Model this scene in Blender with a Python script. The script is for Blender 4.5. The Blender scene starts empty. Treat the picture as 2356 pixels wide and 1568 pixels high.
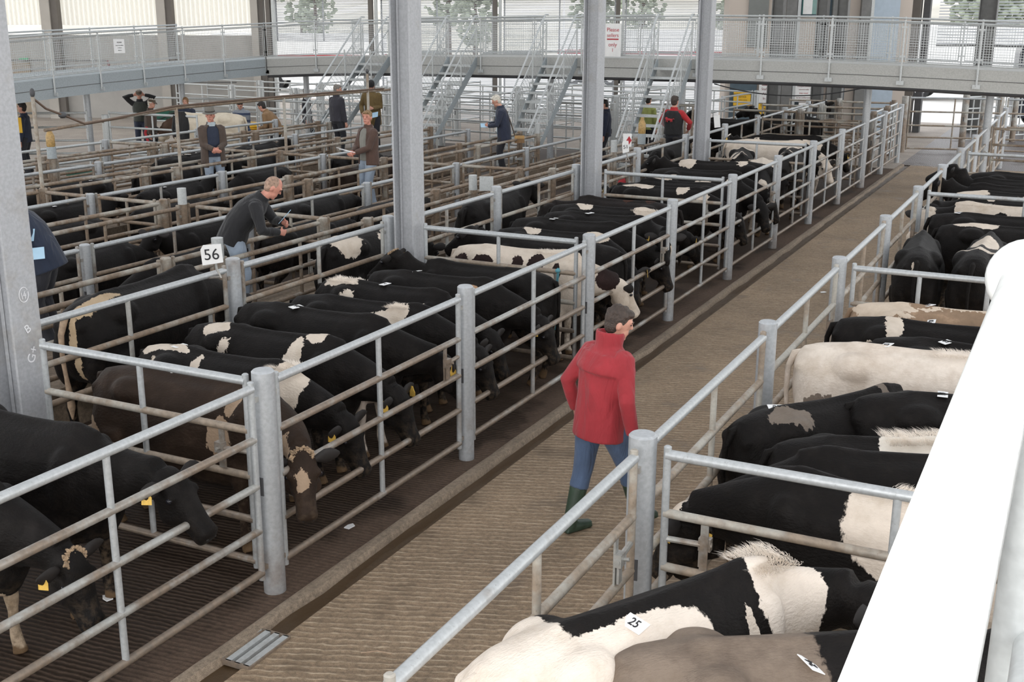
import bpy, math, random
import numpy as np
from mathutils import Vector, Matrix
R = math.radians
PI = math.pi
scn = bpy.context.scene
col = scn.collection
random.seed(7)
rng = np.random.default_rng(7)
# ---------------------------------------------------------------- camera
cam_data = bpy.data.cameras.new('camera')
cam_data.sensor_width = 36.0
cam_data.lens = 40.2874
cam_data.clip_start = 0.05
cam_data.clip_end = 900
cam = bpy.data.objects.new('camera', cam_data)
CAMZ = 3.8247
_r = Vector((0.89558538, 0.44487324, 0.00382501))
_u = Vector((-0.12386326, 0.24107606, 0.9625696))
_f = Vector((-0.42729933, 0.86253704, -0.27100764))
_m = Matrix((( _r.x, _u.x, -_f.x, 0), (_r.y, _u.y, -_f.y, 0), (_r.z, _u.z, -_f.z, CAMZ), (0, 0, 0, 1)))
cam.matrix_world = _m
col.objects.link(cam)
scn.camera = cam
# ---------------------------------------------------------------- world: bright overcast sky, brightest low down
W = bpy.data.worlds.new('sky')
scn.world = W
W.use_nodes = True
wn = W.node_tree.nodes
wl = W.node_tree.links
wn.clear()
wo = wn.new('ShaderNodeOutputWorld')
wb = wn.new('ShaderNodeBackground')
wt = wn.new('ShaderNodeTexCoord')
ws = wn.new('ShaderNodeSeparateXYZ')
wr = wn.new('ShaderNodeValToRGB')
wl.new(wt.outputs['Generated'], ws.inputs[0])
wl.new(ws.outputs['Z'], wr.inputs[0])
wr.color_ramp.elements[0].position = 0.0
wr.color_ramp.elements[0].color = (1.0, 0.98, 0.94, 1)
wr.color_ramp.elements[1].position = 0.55
wr.color_ramp.elements[1].color = (0.50, 0.52, 0.55, 1)
e = wr.color_ramp.elements.new(0.22)
e.color = (0.80, 0.81, 0.83, 1)
wl.new(wr.outputs[0], wb.inputs[0])
wb.inputs[1].default_value = 3.65
wl.new(wb.outputs[0], wo.inputs[0])
# ---------------------------------------------------------------- camera flash, held just above and left of the lens
fl = bpy.data.lights.new('camera_flash', 'AREA')
fl.shape = 'DISK'
fl.size = 0.16
fl.energy = 130
fl.color = (1.0, 0.97, 0.94)
flo = bpy.data.objects.new('camera_flash', fl)
flo.matrix_world = Matrix.Translation(Vector((0, 0, CAMZ)) + _u * 0.20 - _r * 0.05) @ _m.to_3x3().to_4x4()
col.objects.link(flo)
# ---------------------------------------------------------------- exposure
scn.view_settings.view_transform = 'Standard'
scn.view_settings.look = 'None'
scn.view_settings.exposure = 0.0
scn.view_settings.gamma = 1.0
scn.view_settings.use_curve_mapping = False

# ================================================================ helpers
def tag(o, label=None, cat=None, group=None, kind=None):
    if label: o['label'] = label
    if cat: o['category'] = cat
    if group: o['group'] = group
    if kind: o['kind'] = kind
    return o

def empty(name, loc=(0, 0, 0), rz=0.0, label=None, cat=None, group=None, scale=None):
    o = bpy.data.objects.new(name, None)
    o.empty_display_size = 0.1
    col.objects.link(o)
    o.location = loc
    o.rotation_euler = (0, 0, rz)
    if scale: o.scale = scale
    return tag(o, label, cat, group)

CHILD = {}
def children(o):
    return CHILD.get(o.name, [])
def adopt(o, parent):
    o.parent = parent
    CHILD.setdefault(parent.name, []).append(o)
    return o

def copy_tree(o, parent=None):
    c = o.copy()
    col.objects.link(c)
    if parent is not None:
        adopt(c, parent)
    for ch in list(children(o)):
        copy_tree(ch, c)
    return c

def frame(d):
    d = np.asarray(d, float)
    d = d / (np.linalg.norm(d) + 1e-12)
    a = np.array([0, 0, 1.0]) if abs(d[2]) < 0.9 else np.array([1.0, 0, 0])
    u = np.cross(a, d); u /= np.linalg.norm(u)
    v = np.cross(d, u)
    return u, v

def rotm(rx=0, ry=0, rz=0):
    return np.array(Matrix.Rotation(rz, 3, 'Z') @ Matrix.Rotation(ry, 3, 'Y') @ Matrix.Rotation(rx, 3, 'X'))

class MB:
    def __init__(s):
        s.v = []; s.f = []; s.n = 0
    def add(s, verts, faces):
        s.v.append(np.asarray(verts, float))
        n = s.n
        s.f += [tuple(i + n for i in f) for f in faces]
        s.n += len(verts)
        return s
    def loft(s, rings, cap=True, closed=True):
        k = len(rings[0]); m = len(rings)
        f = []
        for i in range(m - 1):
            for j in range(k if closed else k - 1):
                a = i * k + j; b = i * k + (j + 1) % k
                f.append((a, b, b + k, a + k))
        if cap:
            f.append(tuple(range(k - 1, -1, -1)))
            f.append(tuple((m - 1) * k + j for j in range(k)))
        return s.add(np.concatenate([np.asarray(r, float) for r in rings]), f)
    def tube(s, pts, r, n=8, cap=True, up=None):
        pts = [np.asarray(p, float) for p in pts]
        m = len(pts)
        rs = r if hasattr(r, '__len__') else [r] * m
        t = np.arange(n) * 2 * PI / n
        d0 = pts[1] - pts[0]
        u, v = frame(d0)
        rings = []
        for i, p in enumerate(pts):
            d = (pts[min(i + 1, m - 1)] - pts[max(i - 1, 0)])
            d = d / (np.linalg.norm(d) + 1e-12)
            u = u - d * (u @ d); u /= (np.linalg.norm(u) + 1e-12)
            v = np.cross(d, u)
            rr = rs[i]
            a, b = rr if hasattr(rr, '__len__') else (rr, rr)
            rings.append(p + np.outer(np.cos(t), u) * a + np.outer(np.sin(t), v) * b)
        return s.loft(rings, cap)
    def box(s, c, size, rot=None):
        h = np.array(size, float) / 2
        v = np.array([[x, y, z] for x in (-1, 1) for y in (-1, 1) for z in (-1, 1)]) * h
        if rot is not None: v = v @ np.asarray(rot).T
        return s.add(v + np.asarray(c, float), [(0, 1, 3, 2), (4, 6, 7, 5), (0, 4, 5, 1), (2, 3, 7, 6), (0, 2, 6, 4), (1, 5, 7, 3)])
    def ell(s, c, r, rot=None, n=12, m=8):
        t = np.arange(n) * 2 * PI / n
        rings = []
        for i in range(1, m):
            a = PI * i / m
            ring = np.stack([np.cos(t) * math.sin(a), np.sin(t) * math.sin(a), np.full(n, -math.cos(a))], 1)
            rings.append(ring)
        v = np.concatenate([np.array([[0, 0, -1.0]])] + rings + [np.array([[0, 0, 1.0]])]) * np.asarray(r, float)
        if rot is not None: v = v @ np.asarray(rot).T
        f = [(0, 1 + (j + 1) % n, 1 + j) for j in range(n)]
        for i in range(m - 2):
            for j in range(n):
                a = 1 + i * n + j; b = 1 + i * n + (j + 1) % n
                f.append((a, b, b + n, a + n))
        last = len(v) - 1; base = 1 + (m - 2) * n
        f += [(base + j, base + (j + 1) % n, last) for j in range(n)]
        return s.add(v + np.asarray(c, float), f)
    def lathe(s, prof, c=(0, 0, 0), n=16, rot=None):
        t = np.arange(n) * 2 * PI / n
        rings = []
        for r, z in prof:
            ring = np.stack([np.cos(t) * max(r, 1e-4), np.sin(t) * max(r, 1e-4), np.full(n, z)], 1)
            if rot is not None: ring = ring @ np.asarray(rot).T
            rings.append(ring + np.asarray(c, float))
        return s.loft(rings, True)
    def prism(s, poly, p0, ax, ay, az, t):
        """polygon (2D) in plane p0 + x*ax + y*ay, thickness t along az"""
        p0, ax, ay, az = [np.asarray(q, float) for q in (p0, ax, ay, az)]
        a = np.array([p0 + x * ax + y * ay for x, y in poly])
        return s.loft([a, a + az * t], True)
    def quad(s, a, b, c, d):
        return s.add([a, b, c, d], [(0, 1, 2, 3)])
    def mesh(s, name):
        me = bpy.data.meshes.new(name)
        me.from_pydata(np.concatenate(s.v).tolist(), [], s.f)
        me.update()
        return me
    def build(s, name, mat=None, parent=None, smooth=True, loc=None, rz=None):
        return obj(name, s.mesh(name), mat, parent, smooth, loc, rz)

def obj(name, me, mat=None, parent=None, smooth=True, loc=None, rz=None):
    if smooth is True and len(me.polygons):
        me.polygons.foreach_set('use_smooth', [True] * len(me.polygons))
        try: me.set_sharp_from_angle(angle=R(42))
        except Exception: pass
    if mat is not None and len(me.materials) == 0: me.materials.append(mat)
    o = bpy.data.objects.new(name, me)
    col.objects.link(o)
    if parent is not None: adopt(o, parent)
    if loc is not None: o.location = loc
    if rz is not None: o.rotation_euler = (0, 0, rz)
    return o

def melt(mb, voxel, smooth=6, name='melt', fac=0.5):
    """fuse overlapping lofts into one continuous skin"""
    me = mb.mesh(name)
    o = bpy.data.objects.new('tmp', me)
    col.objects.link(o)
    m = o.modifiers.new('r', 'REMESH'); m.mode = 'VOXEL'; m.voxel_size = voxel
    if smooth:
        k = o.modifiers.new('s', 'SMOOTH'); k.iterations = smooth; k.factor = fac
    dg = bpy.context.evaluated_depsgraph_get()
    dg.update()
    out = bpy.data.meshes.new_from_object(o.evaluated_get(dg))
    out.name = name
    bpy.data.objects.remove(o)
    bpy.data.meshes.remove(me)
    out.materials.clear()
    out.polygons.foreach_set('use_smooth', [True] * len(out.polygons))
    return out

_FONT = {}
def text_mesh(txt, size, name='lettering', depth=0.0):
    cu = bpy.data.curves.new('t', 'FONT')
    cu.body = txt; cu.size = size; cu.align_x = 'CENTER'; cu.align_y = 'CENTER'; cu.extrude = depth
    o = bpy.data.objects.new('t', cu)
    col.objects.link(o)
    dg = bpy.context.evaluated_depsgraph_get(); dg.update()
    me = bpy.data.meshes.new_from_object(o.evaluated_get(dg))
    me.name = name
    bpy.data.objects.remove(o)
    me.materials.clear()
    return me

def lettering(txt, size, c, right, up, mat, parent, name='lettering', bold=0.0):
    me = text_mesh(txt, size, name, 0.0015)
    r = Vector(right).normalized(); u = Vector(up).normalized(); n = r.cross(u)
    M = Matrix(((r.x, u.x, n.x, c[0]), (r.y, u.y, n.y, c[1]), (r.z, u.z, n.z, c[2]), (0, 0, 0, 1)))
    me.transform(M)
    return obj(name, me, mat, parent, smooth=False)

ORD = 'zero first second third fourth fifth sixth seventh eighth ninth tenth eleventh twelfth thirteenth fourteenth fifteenth sixteenth seventeenth eighteenth nineteenth twentieth'.split()

# ================================================================ materials
def nt(name):
    m = bpy.data.materials.new(name)
    m.use_nodes = True
    t = m.node_tree
    b = t.nodes.get('Principled BSDF')
    return m, t, b
def N(t, kind, **kw):
    n = t.nodes.new(kind)
    for k, v in kw.items():
        if k in ('operation', 'blend_type', 'data_type', 'wave_type', 'bands_direction', 'feature', 'vector_type', 'wave_profile'): setattr(n, k, v)
        else: n.inputs[k].default_value = v
    return n
def ramp(t, src, stops):
    n = t.nodes.new('ShaderNodeValToRGB')
    els = n.color_ramp.elements
    while len(els) > 1: els.remove(els[-1])
    els[0].position = stops[0][0]; els[0].color = tuple(stops[0][1]) + (1,)
    for p, c in stops[1:]:
        k = els.new(p); k.color = tuple(c) + (1,)
    t.links.new(src, n.inputs[0])
    return n.outputs[0]
def mixc(t, fac, a, b, mode='MIX'):
    n = t.nodes.new('ShaderNodeMix'); n.data_type = 'RGBA'; n.blend_type = mode
    for s, v in ((n.inputs[0], fac), (n.inputs[6], a), (n.inputs[7], b)):
        if hasattr(v, 'links'): t.links.new(v, s)
        else: s.default_value = v if not hasattr(v, '__len__') else (tuple(v) + (1,) if len(v) == 3 else v)
    return n.outputs[2]
def noise(t, scale, detail=4, rough=0.55, vec=None, dist=0.0):
    n = N(t, 'ShaderNodeTexNoise', Scale=scale, Detail=detail, Roughness=rough, Distortion=dist)
    if vec is None:
        c = t.nodes.new('ShaderNodeTexCoord'); vec = c.outputs['Object']
    t.links.new(vec, n.inputs['Vector'])
    return n.outputs['Fac']
def bump(t, b, src, strength, dist=0.02, prev=None):
    n = N(t, 'ShaderNodeBump', Strength=strength, Distance=dist)
    t.links.new(src, n.inputs['Height'])
    if prev is not None: t.links.new(prev, n.inputs['Normal'])
    t.links.new(n.outputs[0], b.inputs['Normal'])
    return n.outputs[0]
def mth(t, op, a, b=None):
    n = t.nodes.new('ShaderNodeMath'); n.operation = op
    for s, v in zip(n.inputs, (a, b)):
        if v is None: continue
        if hasattr(v, 'links'): t.links.new(v, s)
        else: s.default_value = v
    return n.outputs[0]
def world_pos(t):
    g = t.nodes.new('ShaderNodeNewGeometry')
    return g.outputs['Position']
def mapping(t, vec, scale=(1, 1, 1), rot=(0, 0, 0)):
    n = t.nodes.new('ShaderNodeMapping')
    n.inputs['Scale'].default_value = scale; n.inputs['Rotation'].default_value = rot
    t.links.new(vec, n.inputs['Vector'])
    return n.outputs[0]

def simple(name, c, rough=0.7, metal=0.0, var=0.12, vscale=6.0, bumpy=0.0, bscale=60, sheen=0.0):
    m, t, b = nt(name)
    f = noise(t, vscale)
    lo = tuple(max(0, x * (1 - var)) for x in c); hi = tuple(min(1, x * (1 + var)) for x in c)
    t.links.new(ramp(t, f, [(0.3, lo), (0.7, hi)]), b.inputs['Base Color'])
    b.inputs['Roughness'].default_value = rough
    b.inputs['Metallic'].default_value = metal
    if sheen: b.inputs['Sheen Weight'].default_value = sheen
    if bumpy: bump(t, b, noise(t, bscale, 3), bumpy, 0.01)
    return m

def galv(name, c=(0.46, 0.48, 0.49), dirt=0.2, dirtc=(0.20, 0.135, 0.085), rough=0.42, metal=0.35, speck=0.25):
    """galvanised pipe with smears of dry dung"""
    m, t, b = nt(name)
    oi = t.nodes.new('ShaderNodeObjectInfo')
    wp = world_pos(t)
    sp = noise(t, 38, 2, 0.5, wp)
    base = ramp(t, sp, [(0.35, tuple(x * 0.91 for x in c)), (0.65, tuple(min(1, x * 1.06) for x in c))])
    big = noise(t, 2.3, 5, 0.65, wp)
    d = mth(t, 'ADD', big, mth(t, 'MULTIPLY', oi.outputs['Random'], 0.12))
    sz_ = t.nodes.new('ShaderNodeSeparateXYZ'); t.links.new(wp, sz_.inputs[0])
    mz_ = t.nodes.new('ShaderNodeMapRange'); mz_.inputs[1].default_value = 0.0; mz_.inputs[2].default_value = 1.1; mz_.inputs[3].default_value = 0.16; mz_.inputs[4].default_value = -0.02
    t.links.new(sz_.outputs[2], mz_.inputs[0]); d = mth(t, 'ADD', d, mz_.outputs[0])
    lo = 0.72 - dirt * 0.6
    mask = ramp(t, d, [(lo, (0, 0, 0)), (lo + 0.16, (1, 1, 1))])
    dirtv = ramp(t, noise(t, 22, 4, 0.6, wp), [(0.3, tuple(x * 0.65 for x in dirtc)), (0.7, tuple(min(1, x * 1.35) for x in dirtc))])
    mk = mth(t, 'MULTIPLY', mask, min(1.0, 0.35 + dirt))
    cc = mixc(t, mk, base, dirtv)
    sm = ramp(t, noise(t, 60, 2, 0.6, wp), [(0.66, (0, 0, 0)), (0.70, (1, 1, 1))])
    cc = mixc(t, mth(t, 'MULTIPLY', sm, speck), cc, (0.10, 0.065, 0.04))
    t.links.new(cc, b.inputs['Base Color'])
    b.inputs['Roughness'].default_value = rough
    b.inputs['Metallic'].default_value = metal
    bump(t, b, noise(t, 90, 3, 0.6, wp), 0.12, 0.004)
    return m

M = {}
M['galv'] = galv('galvanised_steel', dirt=0.12)
M['galv_post'] = galv('galvanised_post', (0.45, 0.47, 0.49), dirt=0.10, speck=0.12)
M['galv_dirty'] = galv('soiled_galvanised', (0.42, 0.42, 0.40), dirt=0.42, speck=0.3)
M['rusty'] = galv('rusty_pipe', (0.40, 0.37, 0.32), dirt=0.5, dirtc=(0.20, 0.135, 0.085), rough=0.6, metal=0.1)
M['tan_pipe'] = galv('tan_soiled_pipe', (0.44, 0.42, 0.375), dirt=0.45, dirtc=(0.27, 0.20, 0.14), rough=0.55, metal=0.15)
M['galv_far'] = galv('galvanised_far', (0.50, 0.52, 0.52), dirt=0.05, speck=0.05)
M['galv_walk'] = galv('galvanised_walkway', (0.50, 0.52, 0.52), dirt=0.0, speck=0.0, metal=0.25)
M['steel_col'] = galv('galvanised_column', (0.42, 0.43, 0.45), dirt=0.15, dirtc=(0.32, 0.29, 0.25), speck=0.06, rough=0.55, metal=0.2)
M['deck_side'] = galv('deck_fascia_concrete', (0.44, 0.44, 0.42), dirt=0.12, dirtc=(0.36, 0.35, 0.32), speck=0.03, rough=0.75, metal=0.0)
M['deck_blue'] = galv('deck_fascia_steel', (0.36, 0.40, 0.42), dirt=0.08, dirtc=(0.28, 0.30, 0.31), speck=0.03, rough=0.6, metal=0.1)
M['dark_steel'] = simple('dark_painted_steel', (0.09, 0.09, 0.095), 0.6, 0.2)
M['grey_steel'] = simple('grey_steel', (0.17, 0.17, 0.165), 0.6, 0.2)
M['white'] = simple('white_board', (0.78, 0.78, 0.77), 0.6, var=0.05)
M['paper'] = simple('paper', (0.86, 0.86, 0.86), 0.8, var=0.04)
M['black_ink'] = simple('black_ink', (0.012, 0.012, 0.015), 0.6, var=0.0)
M['red_ink'] = simple('red_ink', (0.42, 0.02, 0.03), 0.6, var=0.0)
M['maroon_ink'] = simple('maroon_ink', (0.16, 0.02, 0.03), 0.6, var=0.0)
M['yellow'] = simple('yellow_board', (0.80, 0.47, 0.03), 0.6, var=0.05)
M['tag_yellow'] = simple('ear_tag_yellow', (0.78, 0.50, 0.10), 0.5, var=0.12, vscale=60)
M['tag_green'] = simple('ear_tag_green', (0.35, 0.58, 0.48), 0.5, var=0.05)
M['blue_paper'] = simple('blue_paper', (0.42, 0.62, 0.78), 0.8, var=0.06)
M['skin'] = simple('skin', (0.58, 0.30, 0.22), 0.55, var=0.14, vscale=16)
M['glass_dark'] = simple('eye_gloss', (0.008, 0.008, 0.012), 0.12, var=0.0)
M['hoof'] = simple('hoof', (0.16, 0.11, 0.07), 0.6)
M['rubber'] = simple('black_rubber', (0.015, 0.015, 0.016), 0.6)
M['concrete_wall'] = simple('concrete_wall', (0.40, 0.385, 0.36), 0.85, var=0.10, vscale=1.2)
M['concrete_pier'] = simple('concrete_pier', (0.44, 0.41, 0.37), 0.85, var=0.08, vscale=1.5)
M['pier_steel'] = simple('steel_pier', (0.15, 0.135, 0.12), 0.8, var=0.1, vscale=1.5)  # dark steel beside the concrete piers, reused on louvre posts and cladding

def floor_mat(name, base, lines, angle, spacing, line_gain, wet=0.0, wetc=(0.035, 0.022, 0.013), wetscale=0.6, edge=None, wetrough=0.42):
    m, t, b = nt(name)
    wp = world_pos(t)
    n1 = noise(t, 1.1, 6, 0.65, wp)
    n2 = noise(t, 28, 4, 0.7, wp)
    n3 = noise(t, 170, 3, 0.7, wp)
    v = mapping(t, wp, (1, 1, 1), (0, 0, angle))
    wv = N(t, 'ShaderNodeTexWave', Scale=1.0 / spacing / 2 / PI * 2 * PI / 2, Distortion=3.0, Detail=4.0)
    wv.inputs['Detail Scale'].default_value = 1.6
    wv.bands_direction = 'Y'
    t.links.new(v, wv.inputs['Vector'])
    c0 = ramp(t, n1, [(0.25, tuple(x * 0.72 for x in base)), (0.5, base), (0.75, tuple(min(1, x * 1.25) for x in base))])
    c1 = mixc(t, 0.55, c0, ramp(t, n2, [(0.30, (0.12, 0.12, 0.12)), (0.70, (1.12, 1.12, 1.12))]), 'MULTIPLY')
    c1 = mixc(t, 0.7, c1, ramp(t, n3, [(0.32, (0.35, 0.35, 0.35)), (0.52, (0.95, 0.95, 0.95)), (0.7, (1.3, 1.3, 1.3))]), 'MULTIPLY')
    lm = ramp(t, wv.outputs['Fac'], [(0.80, (0, 0, 0)), (0.97, (1, 1, 1))])
    lm = mth(t, 'MULTIPLY', lm, ramp(t, noise(t, 9, 3, 0.6, wp), [(0.40, (0.1, 0.1, 0.1)), (0.62, (1, 1, 1))]))
    c2 = mixc(t, mth(t, 'MULTIPLY', lm, line_gain), c1, lines)
    b.inputs['Roughness'].default_value = 0.8
    if wet:
        wn_ = noise(t, wetscale, 4, 0.6, wp)
        f = wn_
        if edge is not None:
            sx = t.nodes.new('ShaderNodeSeparateXYZ'); t.links.new(wp, sx.inputs[0])
            mr = t.nodes.new('ShaderNodeMapRange')
            mr.inputs[1].default_value = edge[0]; mr.inputs[2].default_value = edge[1]
            mr.inputs[3].default_value = edge[2]; mr.inputs[4].default_value = edge[3]
            t.links.new(sx.outputs[0], mr.inputs[0])
            f = mth(t, 'ADD', wn_, mr.outputs[0])
        wm = ramp(t, f, [(0.62 - wet * 0.3, (0, 0, 0)), (0.74 - wet * 0.3, (1, 1, 1))])
        wm = mth(t, 'MULTIPLY', wm, ramp(t, wv.outputs['Fac'], [(0.35, (1, 1, 1)), (0.9, (0.45, 0.45, 0.45))]))
        c2 = mixc(t, mth(t, 'MULTIPLY', wm, 0.88), c2, wetc)
        rr = t.nodes.new('ShaderNodeMapRange'); rr.inputs[3].default_value = 0.85; rr.inputs[4].default_value = wetrough
        t.links.new(wm, rr.inputs[0]); t.links.new(rr.outputs[0], b.inputs['Roughness'])
    t.links.new(c2, b.inputs['Base Color'])
    p = bump(t, b, wv.outputs['Fac'], 0.35, 0.012)
    bump(t, b, n2, 0.35, 0.006, p)
    return m
# ================================================================ floors
Y0 = 5.714; D = 2.7715; XA = -4.657; XB = -2.012
M['alley'] = floor_mat('alley_concrete', (0.335, 0.24, 0.155), (0.58, 0.47, 0.34), R(-22), 0.105, 0.6, wet=0.18, wetc=(0.13, 0.088, 0.052), wetscale=1.6)
M['penfloor'] = floor_mat('pen_concrete', (0.135, 0.09, 0.064), (0.15, 0.105, 0.075), R(-6), 0.07, 0.35, wet=1.15, wetc=(0.020, 0.012, 0.007), wetscale=0.9, edge=(-5.2, -4.55, 0.02, -0.30), wetrough=0.55)
M['penfloor'].node_tree.nodes['Principled BSDF'].inputs['Specular IOR Level'].default_value = 0.3
M['walk_concrete'] = floor_mat('walkway_concrete', (0.27, 0.205, 0.145), (0.30, 0.23, 0.17), 0, 0.3, 0.1)
M['yard'] = floor_mat('yard_concrete', (0.44, 0.38, 0.325), (0.36, 0.32, 0.28), 0, 0.4, 0.1)
M['wetfloor'] = floor_mat('wet_concrete', (0.17, 0.135, 0.115), (0.2, 0.16, 0.13), R(70), 0.09, 0.05, wet=1.15, wetc=(0.09, 0.08, 0.08), wetscale=0.5)
wf = M['wetfloor'].node_tree.nodes['Principled BSDF']
M['outdoor'] = simple('outdoor_concrete', (0.62, 0.60, 0.57), 0.9, var=0.08, vscale=0.3)
M['kerb'] = floor_mat('kerb_concrete', (0.36, 0.28, 0.205), (0.36, 0.29, 0.22), R(90), 0.2, 0.3)
M['gutter'] = floor_mat('gutter_wet', (0.11, 0.068, 0.032), (0.14, 0.09, 0.05), R(90), 0.3, 0.1, wet=1.4, wetc=(0.060, 0.034, 0.014), wetscale=1.2)

def slab(name, x0, x1, y0, y1, z, mat, th=0.2):
    mb = MB().box(((x0 + x1) / 2, (y0 + y1) / 2, z - th / 2), (x1 - x0, y1 - y0, th))
    return tag(mb.build(name, mat, smooth=False), kind='structure')
slab('floor_pens', -19.6, -4.50, -2, 32.0, 0.0, M['penfloor'])
slab('floor_alley', -4.22, 3.0, -2, 33.0, 0.0, M['alley'])
slab('floor_yard', -45, -19.6, -2, 47, 0.0, M['yard'])
slab('floor_far', -19.6, -4.5, 32.0, 47.5, 0.0, M['yard'])
slab('floor_wet', -4.5, 8, 33.0, 47.5, 0.0, M['wetfloor'])
mb = MB(); random.seed(3)
ys = np.linspace(-2, 33, 90)
ring = []
for y in ys:
    a = -4.50; b = -4.375 + random.uniform(-.02, .02); h = 0.028 + random.uniform(-.004, .006)
    ring.append([(a, y, -0.18), (a, y, 0.004), (a + .03, y, h), (b - .02, y, h), (b, y, -0.02), (b, y, -.18)])
mb.loft(ring)
tag(mb.build('trim_kerb', M['kerb']), kind='structure')
tag(MB().box((-4.29, 15.5, -0.125), (0.19, 35, 0.2)).build('floor_gutter', M['gutter'], smooth=False), kind='structure')
# drain grate set in the gutter
g = empty('drain_grate', (-4.30, 5.03, 0), 0, 'grey slotted steel drain grate set in the alley gutter', 'grate')
for k, dx in enumerate((-.105, -.035, .035, .105)):
    MB().box((dx, 0, 0.004), (0.042, 0.40, 0.03)).build('bar', M['galv_walk'], g, smooth=False)
mb = MB()
for s in (-1, 1): mb.box((0, s * .2, 0.002), (0.26, 0.018, 0.034)); mb.box((s * .131, 0, 0.001), (0.012, 0.41, 0.030))
mb.build('frame', M['galv_dirty'], g, smooth=False)
# raised buyers' walkways between the double rusty rails
WALKS = [(-9.02, -8.50), (-12.05, -11.50), (-15.05, -14.50), (-17.85, -17.40)]
ROWY0 = 9.66; ROWD = 2.99
for i, (a, b) in enumerate(WALKS):
    y0 = (3.5, 8, 10, 12)[i]
    slab('floor_walkway_%d' % (i + 1), a - .06, b + .06, y0, 26.5, 0.42, M['walk_concrete'], 0.42)
slab('floor_walkway_landing', -10.0, -9.08, 7.2, 9.4, 0.42, M['walk_concrete'], 0.42)
# unseen roof of opaque slats with gaps, added to dim inside against outside
M['roof'] = simple('roof_dimming_slat', (.55, .55, .54), .7, var=.03)
mb = MB()
y = -12.0
while y < 41.5:
    mb.box((-13, y, 7.9), (64, 1.9, .06)); y += 3.1
tag(mb.build('ceiling_dimming_slats', M['roof'], smooth=False), kind='structure')
# ================================================================ galvanised H columns
def h_column(x, y, label, top=7.6, w=0.24, dp=0.25, name='steel_column', mat='steel_col', rz=0):
    o = empty(name, (x, y, 0), rz, label, 'column', 'galvanised roof columns')
    mb = MB()
    z = top / 2
    mb.box((-w / 2, 0, z), (0.022, dp, top)); mb.box((w / 2, 0, z), (0.022, dp, top))
    mb.box((0, 0, z), (w - 0.02, 0.014, top))
    # rounded fillets where web meets flange
    for s in (-1, 1):
        for q in (-1, 1):
            mb.box((s * (w / 2 - .022), q * .014, z), (.024, .024, top), rotm(0, 0, R(45)))
    mb.build('shaft', M[mat], o, smooth=False)
    pb = MB().box((0, 0, 0.012), (w + .16, dp + .16, 0.024))
    for s in (-1, 1):
        for q in (-1, 1): pb.tube([(s * (w / 2 + .04), q * (dp / 2 + .04), 0.02), (s * (w / 2 + .04), q * (dp / 2 + .04), 0.06)], .014, 6)
    pb.build('base_plate', M[mat], o, smooth=False)
    return o
c1 = h_column(-6.97, Y0 + .02, 'tall galvanised steel column at the left edge, chalk marks on its flange')
h_column(-6.91, Y0 + 2 * D, 'tall galvanised steel column in the middle of the picture, second from the left')
h_column(-6.94, Y0 + 4 * D, 'tall galvanised steel column between two staircases, third from the left')
h_column(-6.875, Y0 + 6 * D, 'tall galvanised steel column furthest back of the row of four')
# chalk marks on the first column's flange (facing +x)
M['chalk'] = simple('chalk', (0.72, 0.72, 0.74), 0.9, var=0.1)
XF = -6.97 + .12 + .012
mb = MB(); cz = 1.86
pts = [(XF - c1.location.x + .002, .0 + .042 * math.cos(a), cz + .055 * math.sin(a)) for a in np.linspace(0.6, 6.6, 22)]
mb.tube(pts, .0035, 4)
for q in ([(-.02, .02), (-.012, -.03)], [(.012, .025), (-.002, -.008), (.022, -.008)], [(.014, .008), (.012, -.03)]):
    mb.tube([(XF - c1.location.x + .002, a, cz + b) for a, b in q], .0035, 4)
mb.build('chalk_mark', M['chalk'], c1)
lettering('B', .09, (XF - c1.location.x + .002, -.0, 1.60), (0, .9, .4), (0, -.4, .9), M['chalk'], c1, 'chalk_mark')
lettering('G+', .10, (XF - c1.location.x + .002, 0.02, 1.40), (0, .4, .9), (0, -.9, .4), M['chalk'], c1, 'chalk_mark')
# further dark columns under and beyond the high walkway
for x, y, w, lab in ((-8.50, 34.6, .32, 'dark grey steel column in front of the safety notices'), (-7.35, 35.2, .30, 'dark grey steel column right of the notices, nearest the wet floor'),
                     (-6.82, 35.45, .30, 'dark grey steel column beside the pale blue doorway'), (-6.1, 42.0, .36, 'dark grey steel column at the far wet opening, left side'), (-3.55, 43.9, .55, 'dark steel column dividing the far right opening')):
    h_column(x, y, lab, 7.6, w, w, 'roof_column', 'grey_steel')
# ================================================================ high walkway (catwalk)
# near edge of the deck, underside height
DK = [(-21.9, 14.0, 1.76), (-22.0, 17.6, 1.84), (-22.1, 20.6, 1.97), (-22.15, 24.0, 2.07), (-22.0, 26.3, 2.14), (-21.7, 27.6, 2.19), (-20.2, 27.85, 2.26), (-17.9, 27.7, 2.34), (-14.8, 27.4, 2.38), (-11.8, 27.2, 2.42), (-8.7, 27.0, 2.44), (-6.1, 26.9, 2.43), (-4.65, 26.85, 2.41), (-3.3, 26.8, 2.38), (-1.84, 26.9, 2.33), (0.5, 27.0, 2.27), (4.0, 27.2, 2.2)]
def back(i, wid=2.1):
    p = np.array(DK[i][:2]); a = np.array(DK[max(i - 1, 0)][:2]); b = np.array(DK[min(i + 1, len(DK) - 1)][:2])
    t = (b - a) / np.linalg.norm(b - a); n = np.array([-t[1], t[0]])
    return p + n * wid
TH = 0.46
def deck_piece(i0, i1, mat, name):
    rings = []
    for i in range(i0, i1 + 1):
        x, y, z = DK[i]; bx, by = back(i)
        rings.append([(x, y, z), (x, y, z + TH), (bx, by, z + TH), (bx, by, z)])
    return tag(MB().loft(rings).build(name, mat, smooth=False), kind='structure')
deck_piece(0, 5, M['deck_blue'], 'floor_high_walkway_link')
deck_piece(5, len(DK) - 1, M['deck_side'], 'floor_high_walkway')
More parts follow.
